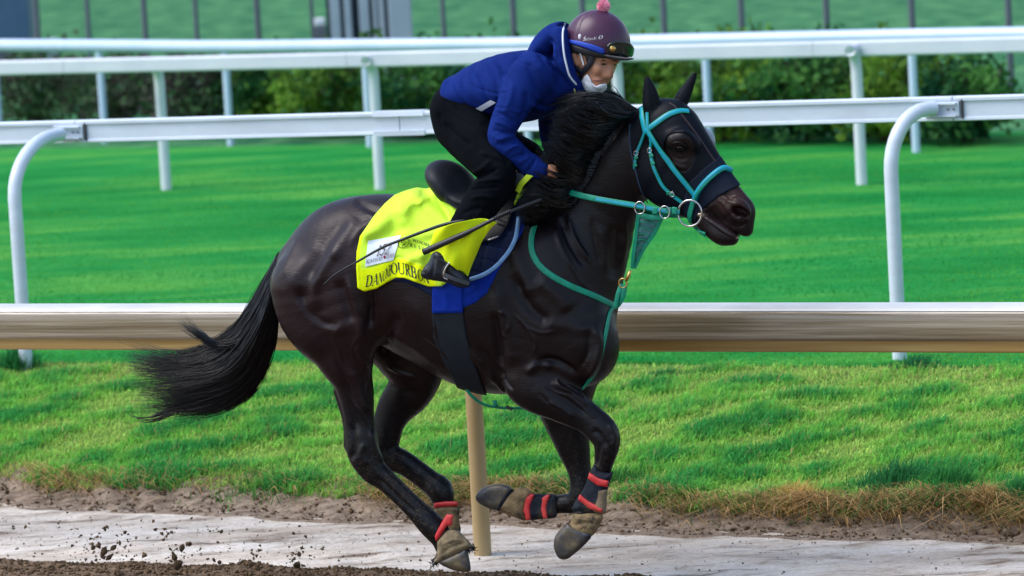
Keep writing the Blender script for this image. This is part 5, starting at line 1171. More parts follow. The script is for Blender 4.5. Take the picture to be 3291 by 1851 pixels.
for i, ch in enumerate('DANONBOURBON'):
    x0, x1 = xs[i], xs[i + 1]; up = (5 if i < 4 else (2 if i < 6 else -3), -37)
    sl_.append((ch, (x0, base_y(x0)), (x1, base_y(x1)), up))
text_on(sl_, cv, 'name_lettering', m_ink, cloth, bold=1.15)
def quad_on(c, vol, name, m, parent, off, n=10):
    c = [np.asarray(q, float) for q in c]; v = []; f = []
    for i in range(n + 1):
        for j in range(n + 1):
            s_, t_ = i / n, j / n; q = c[0] * (1 - s_) * (1 - t_) + c[1] * s_ * (1 - t_) + c[2] * s_ * t_ + c[3] * (1 - s_) * t_
            v.append(surf(q[0], q[1], .6, -.1, vol) + VIEW_L * off)
    for i in range(n):
        for j in range(n): f.append((i * (n + 1) + j, (i + 1) * (n + 1) + j, (i + 1) * (n + 1) + j + 1, i * (n + 1) + j + 1))
    return mesh_obj(name, L2W(np.array(v)), f, m, parent, True)
lab = quad_on([(1183, 774), (1288, 756), (1264, 836), (1173, 857)], cv, 'label', m_label, cloth, 0.003)
text_on([('1', (1204, 824), (1222, 820), (12, -36)), ('5', (1216, 822), (1236, 817), (12, -36)), ('2', (1232, 820), (1252, 814), (12, -36))], cv, 'number_print', m_brown, lab, 0.006)
kw = 'KENTUCKY'; text_on([(c, (1176 + 6.8 * i, 848 - 1.7 * i), (1182.6 + 6.8 * i, 846.5 - 1.7 * i), (2, -12 if i else -15)) for i, c in enumerate(kw)], cv, 'label_lettering', m_inkn, lab, 0.006, bold=1.2)
text_on([(c, (1241 + 5.2 * i, 831 - 1.3 * i), (1246 + 5.2 * i, 829.8 - 1.3 * i), (2, -12)) for i, c in enumerate('DERBY')], cv, 'label_lettering', m_brown, lab, 0.006)
MB().ball(L2W(surf(1236, 826, .6, -.1, cv) + VIEW_L * 0.005), (0.0055, 0.002, 0.007)).build('rose_print', m_rose, lab, smooth=True)
text_on([(c, (1326 + 13.5 * i, 775 + 4.5 * i), (1338 + 13.5 * i, 779 + 4.5 * i), (1, -9)) for i, c in enumerate('WOODF')], cv, 'sponsor_lettering', m_ink, cloth, 0.004, bold=1.3)
text_on([(c, (1317 + 13 * i, 791 + 4 * i), (1326 + 13 * i, 794 + 4 * i), (1, -10)) for i, c in enumerate('RESE')], cv, 'sponsor_lettering', m_ink, cloth, 0.004, bold=1.3)
ov = [surf(1297 + 19 * math.cos(a) * .93 - 12 * math.sin(a) * -.36, 781 - 19 * math.cos(a) * .40 + 13 * math.sin(a), .6, -.1, cv) + VIEW_L * .004 for a in np.linspace(0, 6.283, 33)]
MB().tube(L2W(np.array(ov)), 0.0012, 5, cap=False).build('sponsor_oval', m_ink, cloth)
text_on([('W', (1286, 783), (1302, 773), (3, -9)), ('R', (1291, 794), (1304, 785), (3, -9))], cv, 'sponsor_monogram', m_ink, cloth, 0.004, bold=1.3)
# ------------------------------------------------------------------ the rider
m_skin = mat('skin', (0.36, 0.165, 0.09), (0.44, 0.21, 0.12), 14, 0.5, 0.4, bump=0.0005, bscale=200)
m_jacket = mat('blue_sweat_cloth', (0.004, 0.015, 0.112), (0.007, 0.023, 0.155), 6, 0.85, 0.06, bump=0.001, bscale=240)
m_jeans = mat('black_denim', (0.0018, 0.0024, 0.0040), (0.0042, 0.005, 0.0075), 9, 0.85, 0.04, bump=0.001, bscale=260)
m_trim = mat('pale_trim', (0.62, 0.68, 0.76), (0.70, 0.75, 0.80), 20, 0.6)
rider = rootobj('person', 'rider in a blue hooded jacket, black trousers and purple helmet, crouched over the horse', 'person', 1520, 690, 0)
# body: head, neck, trunk, arms with hands, legs, one surface
rv = vol_px((1360, 20), (2060, 930), -.40, .46, 0.0052)
rv.ell(1902, 150, 0.0, 92, 0.084, 100, 0, 0.01)
rv.chain([(1926, 186, .015, 52, .95), (1926, 226, .022, 46, .95), (1915, 258, .03, 36, .95), (1908, 276, .032, 22, 1.0)], 0.03)
rv.chain([(1790, 240, 0, 62, .95), (1840, 222, 0, 56, .9), (1888, 190, 0, 62, .9)], 0.04)
rv.chain([(1962, 200, .050, 11, .9), (1962, 225, .058, 12, .9), (1957, 241, .062, 13, 1.0)], 0.012)              # nose
rv.chain([(1944, 244, .068, 9, 1.0), (1962, 246, .050, 8, 1.0)], 0.010)
rv.chain([(1935, 192, .075, 10, .8), (1955, 194, .070, 9, .8), (1984, 196, .028, 9, .8)], 0.015)                 # brow
rv.chain([(1924, 222, .078, 16, .7), (1940, 226, .068, 12, .8)], 0.02)                                           # cheek
rv.chain([(1908, 258, .072, 6, .9), (1924, 257, .072, 7, .9), (1940, 260, .055, 6, .9)], 0.008)
rv.chain([(1910, 270, .070, 5, .9), (1924, 274, .068, 7, .9), (1934, 272, .055, 5, .9)], 0.008)
rv.chain([(1906, 262, .090, 3, 1.2), (1922, 265, .088, 5, 1.2), (1936, 265, .075, 4, 1.2)], 0.004, '-', pad=0.015)
rv.ell(1940, 206, .088, 11, 0.010, 6, 0, 0.008, '-'); rv.ell(1976, 208, .050, 7, 0.010, 5, 0, 0.008, '-')
rv.chain([(1850, 164, .088, 8, .6), (1846, 180, .092, 10, .6), (1852, 200, .090, 9, .6), (1858, 208, .086, 6, .7)], 0.008); rv.ell(1856, 182, .100, 6, .010, 14, 0, .006, '-')
rv.chain([(1490, 320, 0, 60, 1.7), (1580, 290, 0, 82, 1.3), (1690, 275, 0, 92, 1.3), (1770, 260, 0, 72, 1.4)], 0.03)
for s, arm in ((1, [(1700, 250, .19, 50), (1650, 340, .24, 36), (1614, 440, .27, 30), (1655, 488, .26, 26), (1712, 534, .235, 21), (1738, 546, .23, 20)]), (-1, [(1760, 265, -.18, 50), (1772, 345, -.24, 36), (1776, 435, -.25, 30), (1790, 500, -.2, 26), (1800, 540, -.16, 22)])):
    rv.chain(arm, 0.03)
    hx, hy, hl = arm[-1][:3]
    rv.ell(hx + 16, hy + 4, hl, 26, 0.018, 20, -20, 0.015)
    for i, (ln, dy) in enumerate(((26, -12), (30, -3), (28, 6), (22, 14))):
        rv.chain([(hx + 30, hy + dy, hl + s * .012, 7, .9), (hx + 30 + ln * .6, hy + dy + 4, hl + s * .012, 6.5, .9), (hx + 30 + ln * .72, hy + dy + 14, hl - s * .012, 6, .9), (hx + 26, hy + dy + 16, hl - s * .026, 5, .9)], 0.003, m=2, pad=0.02)
    rv.chain([(hx + 8, hy - 14, hl - s * .012, 8, .9), (hx + 26, hy - 24, hl - s * .018, 7.5, .9), (hx + 44, hy - 20, hl - s * .02, 6.5, .9)], 0.006, m=2, pad=0.02)
rv.chain([(1495, 360, .09, 62), (1545, 470, .21, 55), (1600, 555, .30, 40), (1552, 640, .33, 38), (1470, 765, .36, 28), (1410, 850, .375, 22), (1440, 882, .38, 16), (1488, 902, .38, 11)], 0.03)
rv.chain([(1495, 360, -.09, 62), (1570, 450, -.2, 52), (1690, 512, -.29, 40), (1670, 620, -.31, 36), (1600, 740, -.33, 28)], 0.03)
Vr, Fr = rv.mesh(3)
pxr, pyr, _ = proj(L2W(Vr))
mesh_obj('body', L2W(Vr), Fr, m_skin, rider, True)
m_hairb = mat('dark_hair', (0.006, 0.005, 0.005), rough=0.5); m_lip = mat('lips', (0.30, 0.09, 0.07), rough=0.4)
for (x, y, w) in ((1940, 206, 9), (1976, 208, 6)):
    p = surf(x, y, .4, -.2, rv); MB().tube(L2W(np.array([surf(x - w, y + 1, .4, -.2, rv), p + VIEW_L * .002, surf(x + w, y + 1, .4, -.2, rv)])), [0.0015, 0.0045, 0.0015], 8).build('eye', m_hairb, rider, smooth=True)
    MB().tube(L2W(np.array([surf(x - w - 2, y - 10, .4, -.2, rv), surf(x, y - 13, .4, -.2, rv), surf(x + w + 1, y - 9, .4, -.2, rv)]) + VIEW_L * .001), [0.001, 0.0028, 0.001], 6).build('eyebrow', m_hairb, rider, smooth=True)
MB().tube(L2W(np.array([surf(x, y, .4, -.2, rv) for x, y in ((1906, 269), (1920, 276), (1933, 270))]) + VIEW_L * .0), [0.002, 0.0055, 0.002], 8).build('lip', m_lip, rider, smooth=True)
MB().tube(L2W(np.array([surf(x, y, .4, -.2, rv) for x, y in ((1906, 258), (1922, 258), (1940, 261))]) + VIEW_L * -.001), [0.002, 0.004, 0.002], 8).build('lip', m_lip, rider, smooth=True)
# hair at the nape and temple
hv3 = shell([[(1838, 150), (1870, 160), (1905, 170), (1900, 196), (1886, 206), (1880, 180), (1842, 172)]], 0.004, -.02, .14, .004, src=rv); vmesh(hv3, 'hair', m_hairb, rider, 2)
# hooded jacket
jv = vol_px((1430, 60), (1870, 570), -.42, .42, 0.006)
jv.chain([(1488, 300, 0, 55, 2.6), (1545, 292, 0, 88, 1.75), (1630, 284, 0, 112, 1.42), (1715, 272, 0, 110, 1.42), (1775, 262, 0, 90, 1.5), (1822, 262, 0, 62, 1.6)], 0.03)
jv.chain([(1712, 240, .185, 70, .85), (1676, 290, .22, 62, .85), (1648, 345, .245, 53, .9), (1620, 402, .265, 46, .95), (1612, 448, .275, 43, .95), (1645, 482, .265, 39, .95), (1680, 512, .25, 35, .95), (1708, 532, .24, 33, .95)], 0.035)
jv.chain([(1700, 527, .242, 37, .95), (1724, 540, .236, 34, .95), (1738, 546, .233, 30, .95)], 0.004, m=2)
jv.chain([(1768, 262, -.185, 68, .85), (1778, 330, -.24, 54, .9), (1778, 430, -.255, 45, .95), (1792, 500, -.2, 36, .95), (1800, 530, -.17, 32, .95)], 0.035)
jv.chain([(1738, 175, 0, 36, 2.6), (1762, 140, 0, 42, 2.3), (1790, 112, 0, 40, 2.1), (1812, 92, 0, 22, 2.6)], 0.02)      # folded hood
jv.chain([(1806, 106, .095, 22, .9), (1806, 160, .115, 28, .8), (1818, 220, .11, 30, .8), (1838, 262, .09, 24, .8), (1858, 285, .05, 20, .9)], 0.03)
jv.chain([(1806, 106, -.095, 22, .9), (1806, 160, -.115, 28, .8), (1818, 220, -.11, 30, .8), (1838, 262, -.09, 24, .8), (1858, 285, -.05, 20, .9)], 0.03)
jv.chain([(1830, 90, 0, 30, 2.2), (1850, 170, 0, 50, 1.45), (1866, 230, 0, 40, 1.5)], 0.01, '-', pad=0.02)               # opening for the neck
jv.chain([(1466, 262, 0, 20, 5.2), (1490, 330, 0, 22, 6.0), (1530, 374, 0, 22, 5.6)], 0.02)                               # hem
jk = [([(1600, 190), (1630, 250), (1625, 290)], 8, -0.007), ([(1550, 200), (1580, 260), (1600, 330)], 12, 0.005), ([(1530, 220), (1560, 300), (1590, 370)], 7, -0.005), ([(1480, 245), (1500, 300), (1550, 360)], 7, -0.006), ([(1500, 235), (1525, 295), (1570, 350)], 6, 0.004),
      ([(1690, 200), (1720, 260), (1735, 320)], 12, -0.007), ([(1720, 200), (1760, 250), (1780, 310)], 10, 0.006), ([(1640, 200), (1680, 180), (1720, 190)], 8, -0.005), ([(1720, 160), (1760, 200), (1800, 240), (1835, 290)], 8, -0.008), ([(1745, 150), (1790, 190), (1815, 250)], 7, 0.005),
      ([(1590, 360), (1620, 370), (1660, 400)], 6, -0.006), ([(1585, 390), (1620, 400), (1650, 420)], 6, 0.006), ([(1580, 415), (1610, 425), (1645, 430)], 6, -0.006), ([(1590, 450), (1630, 440), (1655, 440)], 6, 0.006), ([(1600, 470), (1640, 455), (1665, 460)], 5, -0.005), ([(1620, 495), (1655, 470), (1685, 480)], 6, 0.005),
      ([(1655, 510), (1690, 490)], 5, -0.005), ([(1665, 525), (1705, 503)], 5, 0.005), ([(1690, 556), (1724, 508)], 3, -0.006), ([(1650, 260), (1640, 320), (1615, 370)], 9, 0.006), ([(1690, 290), (1690, 340), (1665, 400)], 8, -0.007), ([(1610, 300), (1590, 350), (1580, 400)], 6, -0.004),
      ([(1700, 330), (1740, 350), (1790, 350)], 9, 0.007), ([(1680, 360), (1720, 375), (1770, 370)], 6, -0.006)]
jk += [([(1515, 215), (1545, 250), (1560, 300)], 4, -0.004), ([(1575, 190), (1600, 230), (1612, 290)], 4, 0.004), ([(1655, 175), (1680, 200), (1715, 215)], 4, -0.004), ([(1748, 175), (1770, 215), (1795, 262)], 4, 0.004), ([(1765, 120), (1785, 150), (1800, 200)], 5, -0.006), ([(1780, 100), (1795, 140), (1803, 180)], 4, 0.005),
       ([(1705, 300), (1730, 330), (1765, 345)], 4, -0.005), ([(1560, 330), (1600, 345), (1640, 350)], 4, -0.004), ([(1632, 345), (1660, 360), (1690, 358)], 3.5, 0.004), ([(1582, 432), (1600, 446), (1632, 450)], 3.5, 0.004), ([(1594, 462), (1618, 462), (1650, 448)], 3, -0.004), ([(1612, 486), (1640, 476), (1668, 468)], 3, 0.004), ([(1640, 512), (1668, 496), (1694, 496)], 3, -0.004),
       ([(1500, 262), (1540, 285), (1600, 300), (1650, 290)], 3.5, -0.0035), ([(1700, 560), (1722, 514)], 2.5, -0.004), ([(1536, 360), (1580, 372), (1620, 372)], 4, -0.004), ([(1455, 262), (1480, 318), (1520, 356)], 3, -0.005)]
vmesh(jv, 'hooded_jacket', m_jacket, rider, 3, st=jk, gain=1.35)
P = np.array([surf(x, y, .45, -.3, jv) for x, y in crom([(1815, 74), (1809, 110), (1812, 166), (1822, 215), (1832, 246), (1852, 272)], 6)])
MB().tube(L2W(P + VIEW_L * .001), 0.0045, 8).build('hood_piping', m_trim, rider, smooth=True)
quad_on([(1514, 358), (1576, 322), (1594, 330), (1528, 370)], jv, 'pocket_trim', m_trim, rider, 0.009, 8)
MB().tube(L2W(np.array([HP(1845, 285, .11), HP(1848, 295, .11), HP(1846, 310, .11)])), [0.003, 0.004, 0.002], 6).build('zip_pull', mat('gold_zip', (0.35, 0.33, 0.08), rough=0.4, metal=0.6), rider)
# trousers
tv = vol_px((1380, 260), (1780, 830), -.44, .47, 0.006)
tv.chain([(1466, 318, 0, 44, 3.2), (1482, 345, 0, 82, 2.1), (1498, 395, 0, 88, 1.9)], 0.03)
tv.chain([(1485, 350, .09, 84, .95), (1498, 410, .14, 92, .9), (1538, 468, .215, 80, .9), (1580, 522, .275, 68, .9), (1606, 562, .305, 53, .95), (1590, 600, .318, 58, .9), (1562, 632, .328, 61, .85), (1522, 690, .345, 56, .8), (1482, 745, .358, 47, .8), (1448, 795, .368, 36, .8)], 0.03)
tv.chain([(1485, 350, -.09, 84, .95), (1505, 405, -.14, 88, .9), (1575, 448, -.22, 74, .9), (1650, 485, -.27, 60, .9), (1708, 512, -.295, 46, .95), (1690, 590, -.31, 46, .9), (1640, 680, -.33, 40, .9)], 0.03)
tk = [([(1425, 390), (1470, 440), (1520, 470)], 10, -0.006), ([(1440, 340), (1500, 380), (1560, 400)], 10, 0.005), ([(1510, 575), (1560, 560), (1600, 540)], 6, -0.009), ([(1525, 590), (1570, 580), (1620, 575)], 6, 0.008), ([(1512, 560), (1550, 540), (1580, 515)], 7, 0.006), ([(1500, 610), (1550, 605), (1610, 600)], 5, -0.006),
      ([(1550, 420), (1600, 470), (1640, 530)], 8, -0.006), ([(1510, 640), (1550, 630), (1600, 640)], 7, 0.006), ([(1480, 690), (1530, 670), (1580, 680)], 7, -0.006), ([(1490, 700), (1530, 720), (1560, 700)], 7, 0.006), ([(1420, 320), (1450, 330), (1480, 350)], 4, -0.004), ([(1412, 360), (1418, 420)], 4, -0.003),
      ([(1540, 490), (1580, 500), (1630, 520)], 7, 0.006), ([(1560, 655), (1520, 720), (1490, 760)], 8, 0.005)]
vmesh(tv, 'trousers', m_jeans, rider, 3, st=tk, gain=1.5)
# boot and stirrup
m_boot = mat('worn_black_boot', (0.002, 0.003, 0.005), (0.014, 0.018, 0.028), 14, 0.3, 0.3, bump=0.002, bscale=60, detail=7)
bv = prism([(1390, 812), (1412, 808), (1452, 832), (1468, 856), (1500, 884), (1512, 906), (1506, 922), (1470, 924), (1436, 908), (1372, 898), (1352, 884), (1358, 866), (1378, 838)], .385, .042, .0045, .036)
vmesh(bv, 'boot', m_boot, rider, 3, st=[([(1398, 815), (1392, 860), (1386, 895)], 6, -0.006), ([(1455, 840), (1430, 862), (1422, 895)], 3, 0.005), ([(1384, 893), (1425, 902), (1470, 914), (1508, 920)], 4, -0.004), ([(1370, 846), (1364, 875)], 6, 0.004)])
stv = rootobj('stirrup', 'dark stirrup iron round the rider boot', 'stirrup', 1440, 905, .385)
P = np.array([HP(1453, 836, .435), HP(1440, 850, .44), HP(1430, 868, .44), HP(1426, 890, .438), HP(1440, 898, .436)])
MB().tube(L2W(crom(P, 5)), 0.0045, 8).build('bow', m_steel, stv, smooth=True)
ribbon(crom(np.array([HP(1428, 882, .438), HP(1460, 896, .438), HP(1508, 912, .42)]), 5), np.tile([0, -1.0, 0.3], (11, 1)), 0.010, 0.005, 'tread', m_leather, stv)
# helmet
helm_c = (1919, 140)
m_helm = mat('plum_satin', (0.058, 0.019, 0.046), (0.070, 0.025, 0.056), 5, 0.34, 0.35)
m_rim = mat('dark_rim', (0.006, 0.008, 0.012), rough=0.45); m_bandb = mat('bright_blue_band', (0.006, 0.05, 0.42), rough=0.5)
hm = vol_px((1790, 10), (2060, 215), -.15, .16, 0.0045)
hm.ell(1919, 142, 0.0, 107, 0.124, 109, 0, 0.0)
dome = Vol(hm.lo, hm.lo + hm.h * (hm.n - 1), hm.h); dome.D = hm.D.copy()
P_, px_, py_ = grid_px(hm)
cut = poly_sd(px_, py_, [(1790, 0), (2070, 0), (2070, 186), (2026, 180), (1960, 178), (1900, 162), (1850, 146), (1790, 134)]) / PXM
hm.D = np.maximum(hm.D, cut.reshape(hm.n)).astype(np.float32)
hm_o = vmesh(hm, 'helmet', m_helm, rider, 3, st=[([(1904, 36), (1870, 60), (1857, 100), (1852, 140)], 2.5, -0.003)])
rm_ = shell([[(1812, 134), (1850, 146), (1900, 162), (1960, 178), (2026, 181), (2020, 186), (1985, 190), (1915, 185), (1870, 172), (1830, 164), (1815, 156)]], 0.001, -.14, .15, .004, src=dome)
vmesh(rm_, 'rim', m_rim, hm_o, 2)
bd = shell([[(1808, 122), (1835, 127), (1868, 133), (1905, 143), (1942, 157), (1945, 172), (1930, 172), (1870, 150), (1835, 140), (1810, 137)]], 0.006, -.14, .15, .004, src=dome)
vmesh(bd, 'goggle_strap', m_bandb, hm_o, 2)
br = prism([(1925, 172), (1960, 176), (2000, 182), (2037, 187), (2037, 191), (2015, 195), (1985, 194), (1950, 186)], 0.01, .10, .004, .006)
vmesh(br, 'brim', m_rim, hm_o, 2)
gg = shell([[(1950, 146), (1962, 136), (1985, 132), (2010, 134), (2029, 140), (2039, 155), (2040, 175), (2030, 184), (2000, 180), (1965, 174), (1952, 168)]], 0.018, -.14, .155, .0042, src=dome)
m_lens = mat('dark_goggles', (0.006, 0.010, 0.010), (0.010, 0.022, 0.016), 8, 0.12, 0.7)
vmesh(gg, 'goggles', m_lens, hm_o, 2, st=[([(1955, 142), (1985, 135), (2020, 139), (2036, 160)], 3, 0.004)])
p = surf(1969, 157, .4, -.2, gg); MB().ball(L2W(p), (0.014, 0.006, 0.014), nu=16, nv=8).build('gold_stud', m_brass, hm_o, smooth=True)
p = surf(1874, 134, .4, -.2, bd); MB().frame_box(L2W(p + VIEW_L * .002), HU, HV, np.array([0, 0, 1.0]), .006, .003, .005).build('clip', m_brass, hm_o)
sat = [('S', 1872, 10), ('a', 1881, 7), ('t', 1887.5, 6), ('o', 1893.5, 7), ('s', 1900, 6), ('h', 1906, 7), ('i', 1912.5, 5), ('.', 1918, 6), ('O', 1922, 13)]
text_on([(c, (x, 131 - 0.09 * (x - 1872)), (x + w, 130.6 - 0.09 * (x + w - 1872)), (4, -12 if c in 'SO' else -9.5)) for c, x, w in sat], dome, 'helmet_lettering', mat('white_print', (0.8, 0.8, 0.8), rough=0.5), hm_o, 0.003, .4, -.1, bold=1.15)
MB().ball(L2W(surf(1864, 118, .4, -.2, dome)), (0.008, 0.003, 0.012)).build('helmet_emblem', mat('white_print2', (0.75, 0.75, 0.78), rough=0.5), hm_o, smooth=True)
m_pink = mat('pink_wool', (0.75, 0.22, 0.34), (0.88, 0.42, 0.52), 30, 0.9, 0.1, sheen=0.3)
pc = HP(1940, 20, 0); mbp = MB(); mbp.ball(L2W(pc), 0.022, nu=14, nv=10)
for i in range(900):
    d = rng.normal(size=3); d /= np.linalg.norm(d); mbp.tube(L2W(np.array([pc + d * .018, pc + d * (.027 + .004 * rng.random()) + rng.normal(size=3) * .002])), [0.0018, 0.0005], 3, cap=False)
mbp.build('pompom', m_pink, hm_o)
# chin strap, mask
def band_on(line, w, name, m, parent, vol=rv, off=.004, th=.003):
    P, N = strap_pts(line, vol, off, 5, .4, -.2); return ribbon(P, N, w / PXM, th, name, m, parent)
m_strap = mat('black_webbing', (0.008, 0.012, 0.020), rough=0.5)
band_on([(1834, 168), (1842, 200), (1856, 220), (1872, 230)], 9, 'chin_strap', m_strap, rider, off=.006)
band_on([(1908, 180), (1900, 198), (1888, 216), (1872, 232)], 9, 'chin_strap', m_strap, rider, off=.006)
band_on([(1872, 222), (1868, 246), (1858, 264), (1852, 276)], 7, 'chin_strap', m_strap, rider, off=.006)
m_mask = mat('white_mask', (0.74, 0.77, 0.80), (0.80, 0.82, 0.84), 10, 0.8, 0.2, bump=0.001, bscale=150)
mk = shell([[(1866, 264), (1878, 246), (1887, 238), (1896, 250), (1903, 266), (1916, 277), (1930, 271), (1950, 268), (1950, 290), (1924, 312), (1886, 306), (1866, 284)]], 0.010, -.10, .14, .004, src=rv)
vmesh(mk, 'face_mask', m_mask, rider, 3, st=[([(1890, 255), (1905, 280), (1920, 290)], 3, -0.003), ([(1880, 262), (1892, 284)], 3, 0.003)])
band_on([(1864, 166), (1872, 190), (1877, 208)], 2.6, 'mask_loop', m_mask, rider, off=.005, th=.001)
# whip and baton held in the hand
m_whip = mat('black_whip', (0.006, 0.007, 0.010), (0.012, 0.013, 0.018), 30, 0.4, 0.5, bump=0.0006, bscale=300)
wh = rootobj('riding_whip', 'long thin black whip curving back across the horse quarters', 'whip', 1240, 800, .42)
wp = np.array([HP(*q) for q in ((1560, 700, .30), (1500, 708, .40), (1440, 718, .415), (1380, 737, .40), (1300, 767, .385), (1230, 795, .375), (1150, 840, .365), (1080, 880, .35), (1040, 915, .345))])
MB().tube(L2W(crom(wp, 6)), np.interp(np.linspace(0, 1, 49), [0, .35, .6, 1], [.0065, .0075, .0060, .0028]), 8).build('shaft', m_whip, wh, smooth=True)
wb = rootobj('short_whip', 'short thick black whip held slanting down beside the rider leg', 'whip', 1400, 800, .46)
wp = np.array([HP(*q) for q in ((1742, 640, .30), (1690, 660, .36), (1636, 682, .42), (1588, 704, .45), (1500, 748, .465), (1420, 784, .465), (1362, 810, .46))])
MB().tube(L2W(crom(wp, 6)), np.interp(np.linspace(0, 1, 37), [0, .4, .62, .7, 1], [.007, .008, .009, .013, .0145]), 10).build('shaft', m_whip, wb, smooth=True)
for i in range(9):
    a = HP(1588 + i * 6, 703 - i * 2.9, .452); MB().ball(L2W(a), (0.0055, .0102, .0102), nu=8, nv=5).build('grip_ring', m_leather, wb, smooth=True)

# yellow strap in front of the knee
ns_ = rootobj('neck_strap', 'bright yellow neck strap in front of the rider knee', 'strap', 1688, 585, .24)
free_band([(1664, 616, .25), (1674, 594, .262), (1688, 578, .268), (1704, 562, .268), (1716, 556, .26)], 9, 'strap', mat('yellow_strap', (0.50, 0.74, 0.02), (0.60, 0.80, 0.05), 40, 0.6, 0.2), ns_)
# ------------------------------------------------------------------ grass, straw and flying dirt
m_blade = mat('grass_blades', (1, 1, 1), attr='col', rough=0.6, spec=0.06, transl=0.42)
def blades(name, P, h, w, lean, cols, seed, parent=None, wind=(0.25, -0.1)):
    """P (n,3) roots in world space, h heights, w widths"""
    r = np.random.default_rng(seed); n = len(P); a = r.uniform(0, 6.283, n)
    side = np.stack([np.cos(a), np.sin(a), np.zeros(n)], 1)
    b = r.uniform(0, 6.283, n); l = np.abs(r.normal(size=n)) * lean
    dv = np.stack([np.cos(b) * l + wind[0] * lean, np.sin(b) * l + wind[1] * lean, np.zeros(n)], 1)
    h = h[:, None]; w = w[:, None]
    mid = P + dv * h * 0.45 + np.array([0, 0, 1]) * h * 0.62
    tip = P + dv * h * 1.25 + np.array([0, 0, 1]) * h * np.maximum(0.25, 1 - 0.35 * l[:, None])
    v = np.stack([P - side * w, P + side * w, mid - side * w * .75, mid + side * w * .75, tip], 1).reshape(-1, 3)
    k = np.arange(n)[:, None] * 5
    f = np.concatenate([k + [0, 1, 3], k + [0, 3, 2], k + [2, 3, 4]], 0)
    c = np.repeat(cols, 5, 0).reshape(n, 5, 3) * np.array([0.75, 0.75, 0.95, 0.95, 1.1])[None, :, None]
    o = mesh_obj(name, v, f, m_blade, parent, False, {'col': ('FLOAT_COLOR', c.reshape(-1, 3))}); o['kind'] = 'stuff'; return o
# bank
nb_ = 190000
t = rng.uniform(-12.9, -5.2, nb_); n = lip_n(t) - 0.09 + (N_CREST + 0.05 - lip_n(t)) * rng.uniform(0, 1, nb_) ** 1.05
s = np.clip((n - lip_n(t)) / (N_CREST - lip_n(t)), 0, 1)
cl = fbm(t * 1.0, n * 1.7, 0, 4, 201); c2 = fbm(t * 2.4, n * 3.0, 0, 3, 202)
lush = np.clip(0.55 + 0.7 * cl + 0.75 * c2 - 0.55 * (s > 0.72) * (s - 0.72) / 0.28 - 0.1, 0, 1)
keep = rng.random(nb_) < (0.55 + 0.45 * lush); t, n, s, lush = t[keep], n[keep], s[keep], lush[keep]
P = tn(t, n, terrain(t, n) - 0.005)
hgt = (0.030 + 0.036 * lush) * rng.uniform(0.6, 1.35, len(t)) * np.where(s < 0.06, 1.35, 1.0)
pale = np.array([0.47, 0.66, 0.15]); mid_ = np.array([0.25, 0.60, 0.095]); dk = np.array([0.07, 0.38, 0.085]); straw = np.array([0.60, 0.46, 0.20])
k = lush[:, None]; col = np.where(k < .5, pale * (1 - 2 * k) + mid_ * 2 * k, mid_ * (2 - 2 * k) + dk * (2 * k - 1))
col = col * rng.uniform(0.65, 1.35, (len(t), 1)) * (1 + 0.08 * rng.normal(size=(len(t), 3)))
st_ = rng.random(len(t)) < (0.03 + 0.07 * np.clip(0.10 - s, 0, .1) / .1 + 0.07 * (s > .8)); col[st_] = straw * rng.uniform(.6, 1.2, (st_.sum(), 1))
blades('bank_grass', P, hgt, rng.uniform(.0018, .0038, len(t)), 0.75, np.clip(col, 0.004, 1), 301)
tag(bpy.data.objects['bank_grass'], 'long green grass with yellow patches covering the bank', 'grass')
# turf, short
nt_ = 210000
t = rng.uniform(-17.5, -5, nt_); n = N_CREST + 11 * rng.uniform(0, 1, nt_) ** 1.7
cl = fbm(t * 0.35, n * 1.0, 0, 4, 211)
P = tn(t, n, terrain(t, n)); k = np.clip(.5 + .8 * cl, 0, 1)[:, None]
col = np.array([0.018, 0.31, 0.06]) * (1 - k) + np.array([0.14, 0.48, 0.075]) * k; col = col * rng.uniform(.8, 1.2, (nt_, 1))
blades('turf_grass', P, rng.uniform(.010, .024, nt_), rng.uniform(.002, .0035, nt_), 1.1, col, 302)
tag(bpy.data.objects['turf_grass'], 'short even green turf of the course behind the rails', 'grass')
# dry grass and roots hanging over the edge
ne = 16000
t = rng.uniform(-12.9, -5.2, ne); dens = np.clip(.12 + .7 * fbm(t * .9, 0 * t, 0, 4, 231) + 0.45 * (t > -8.0) + .3 * (t > -7.2), 0.05, 1); t = t[rng.random(ne) < dens]
n = lip_n(t) - np.abs(rng.normal(size=len(t))) * 0.09 + 0.03
P = tn(t, n, terrain(t, n) + 0.004)
col = np.array([0.66, 0.42, 0.18]) * rng.uniform(.35, 1.3, (len(t), 1)) * np.array([1, 1, 1]) ; gsel = rng.random(len(t)) < .22; col[gsel] = np.array([0.07, .15, .04])
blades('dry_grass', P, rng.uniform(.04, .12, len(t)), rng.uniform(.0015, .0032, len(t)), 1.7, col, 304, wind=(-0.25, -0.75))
tag(bpy.data.objects['dry_grass'], 'dry brown straw and roots hanging over the bank edge', 'straw')
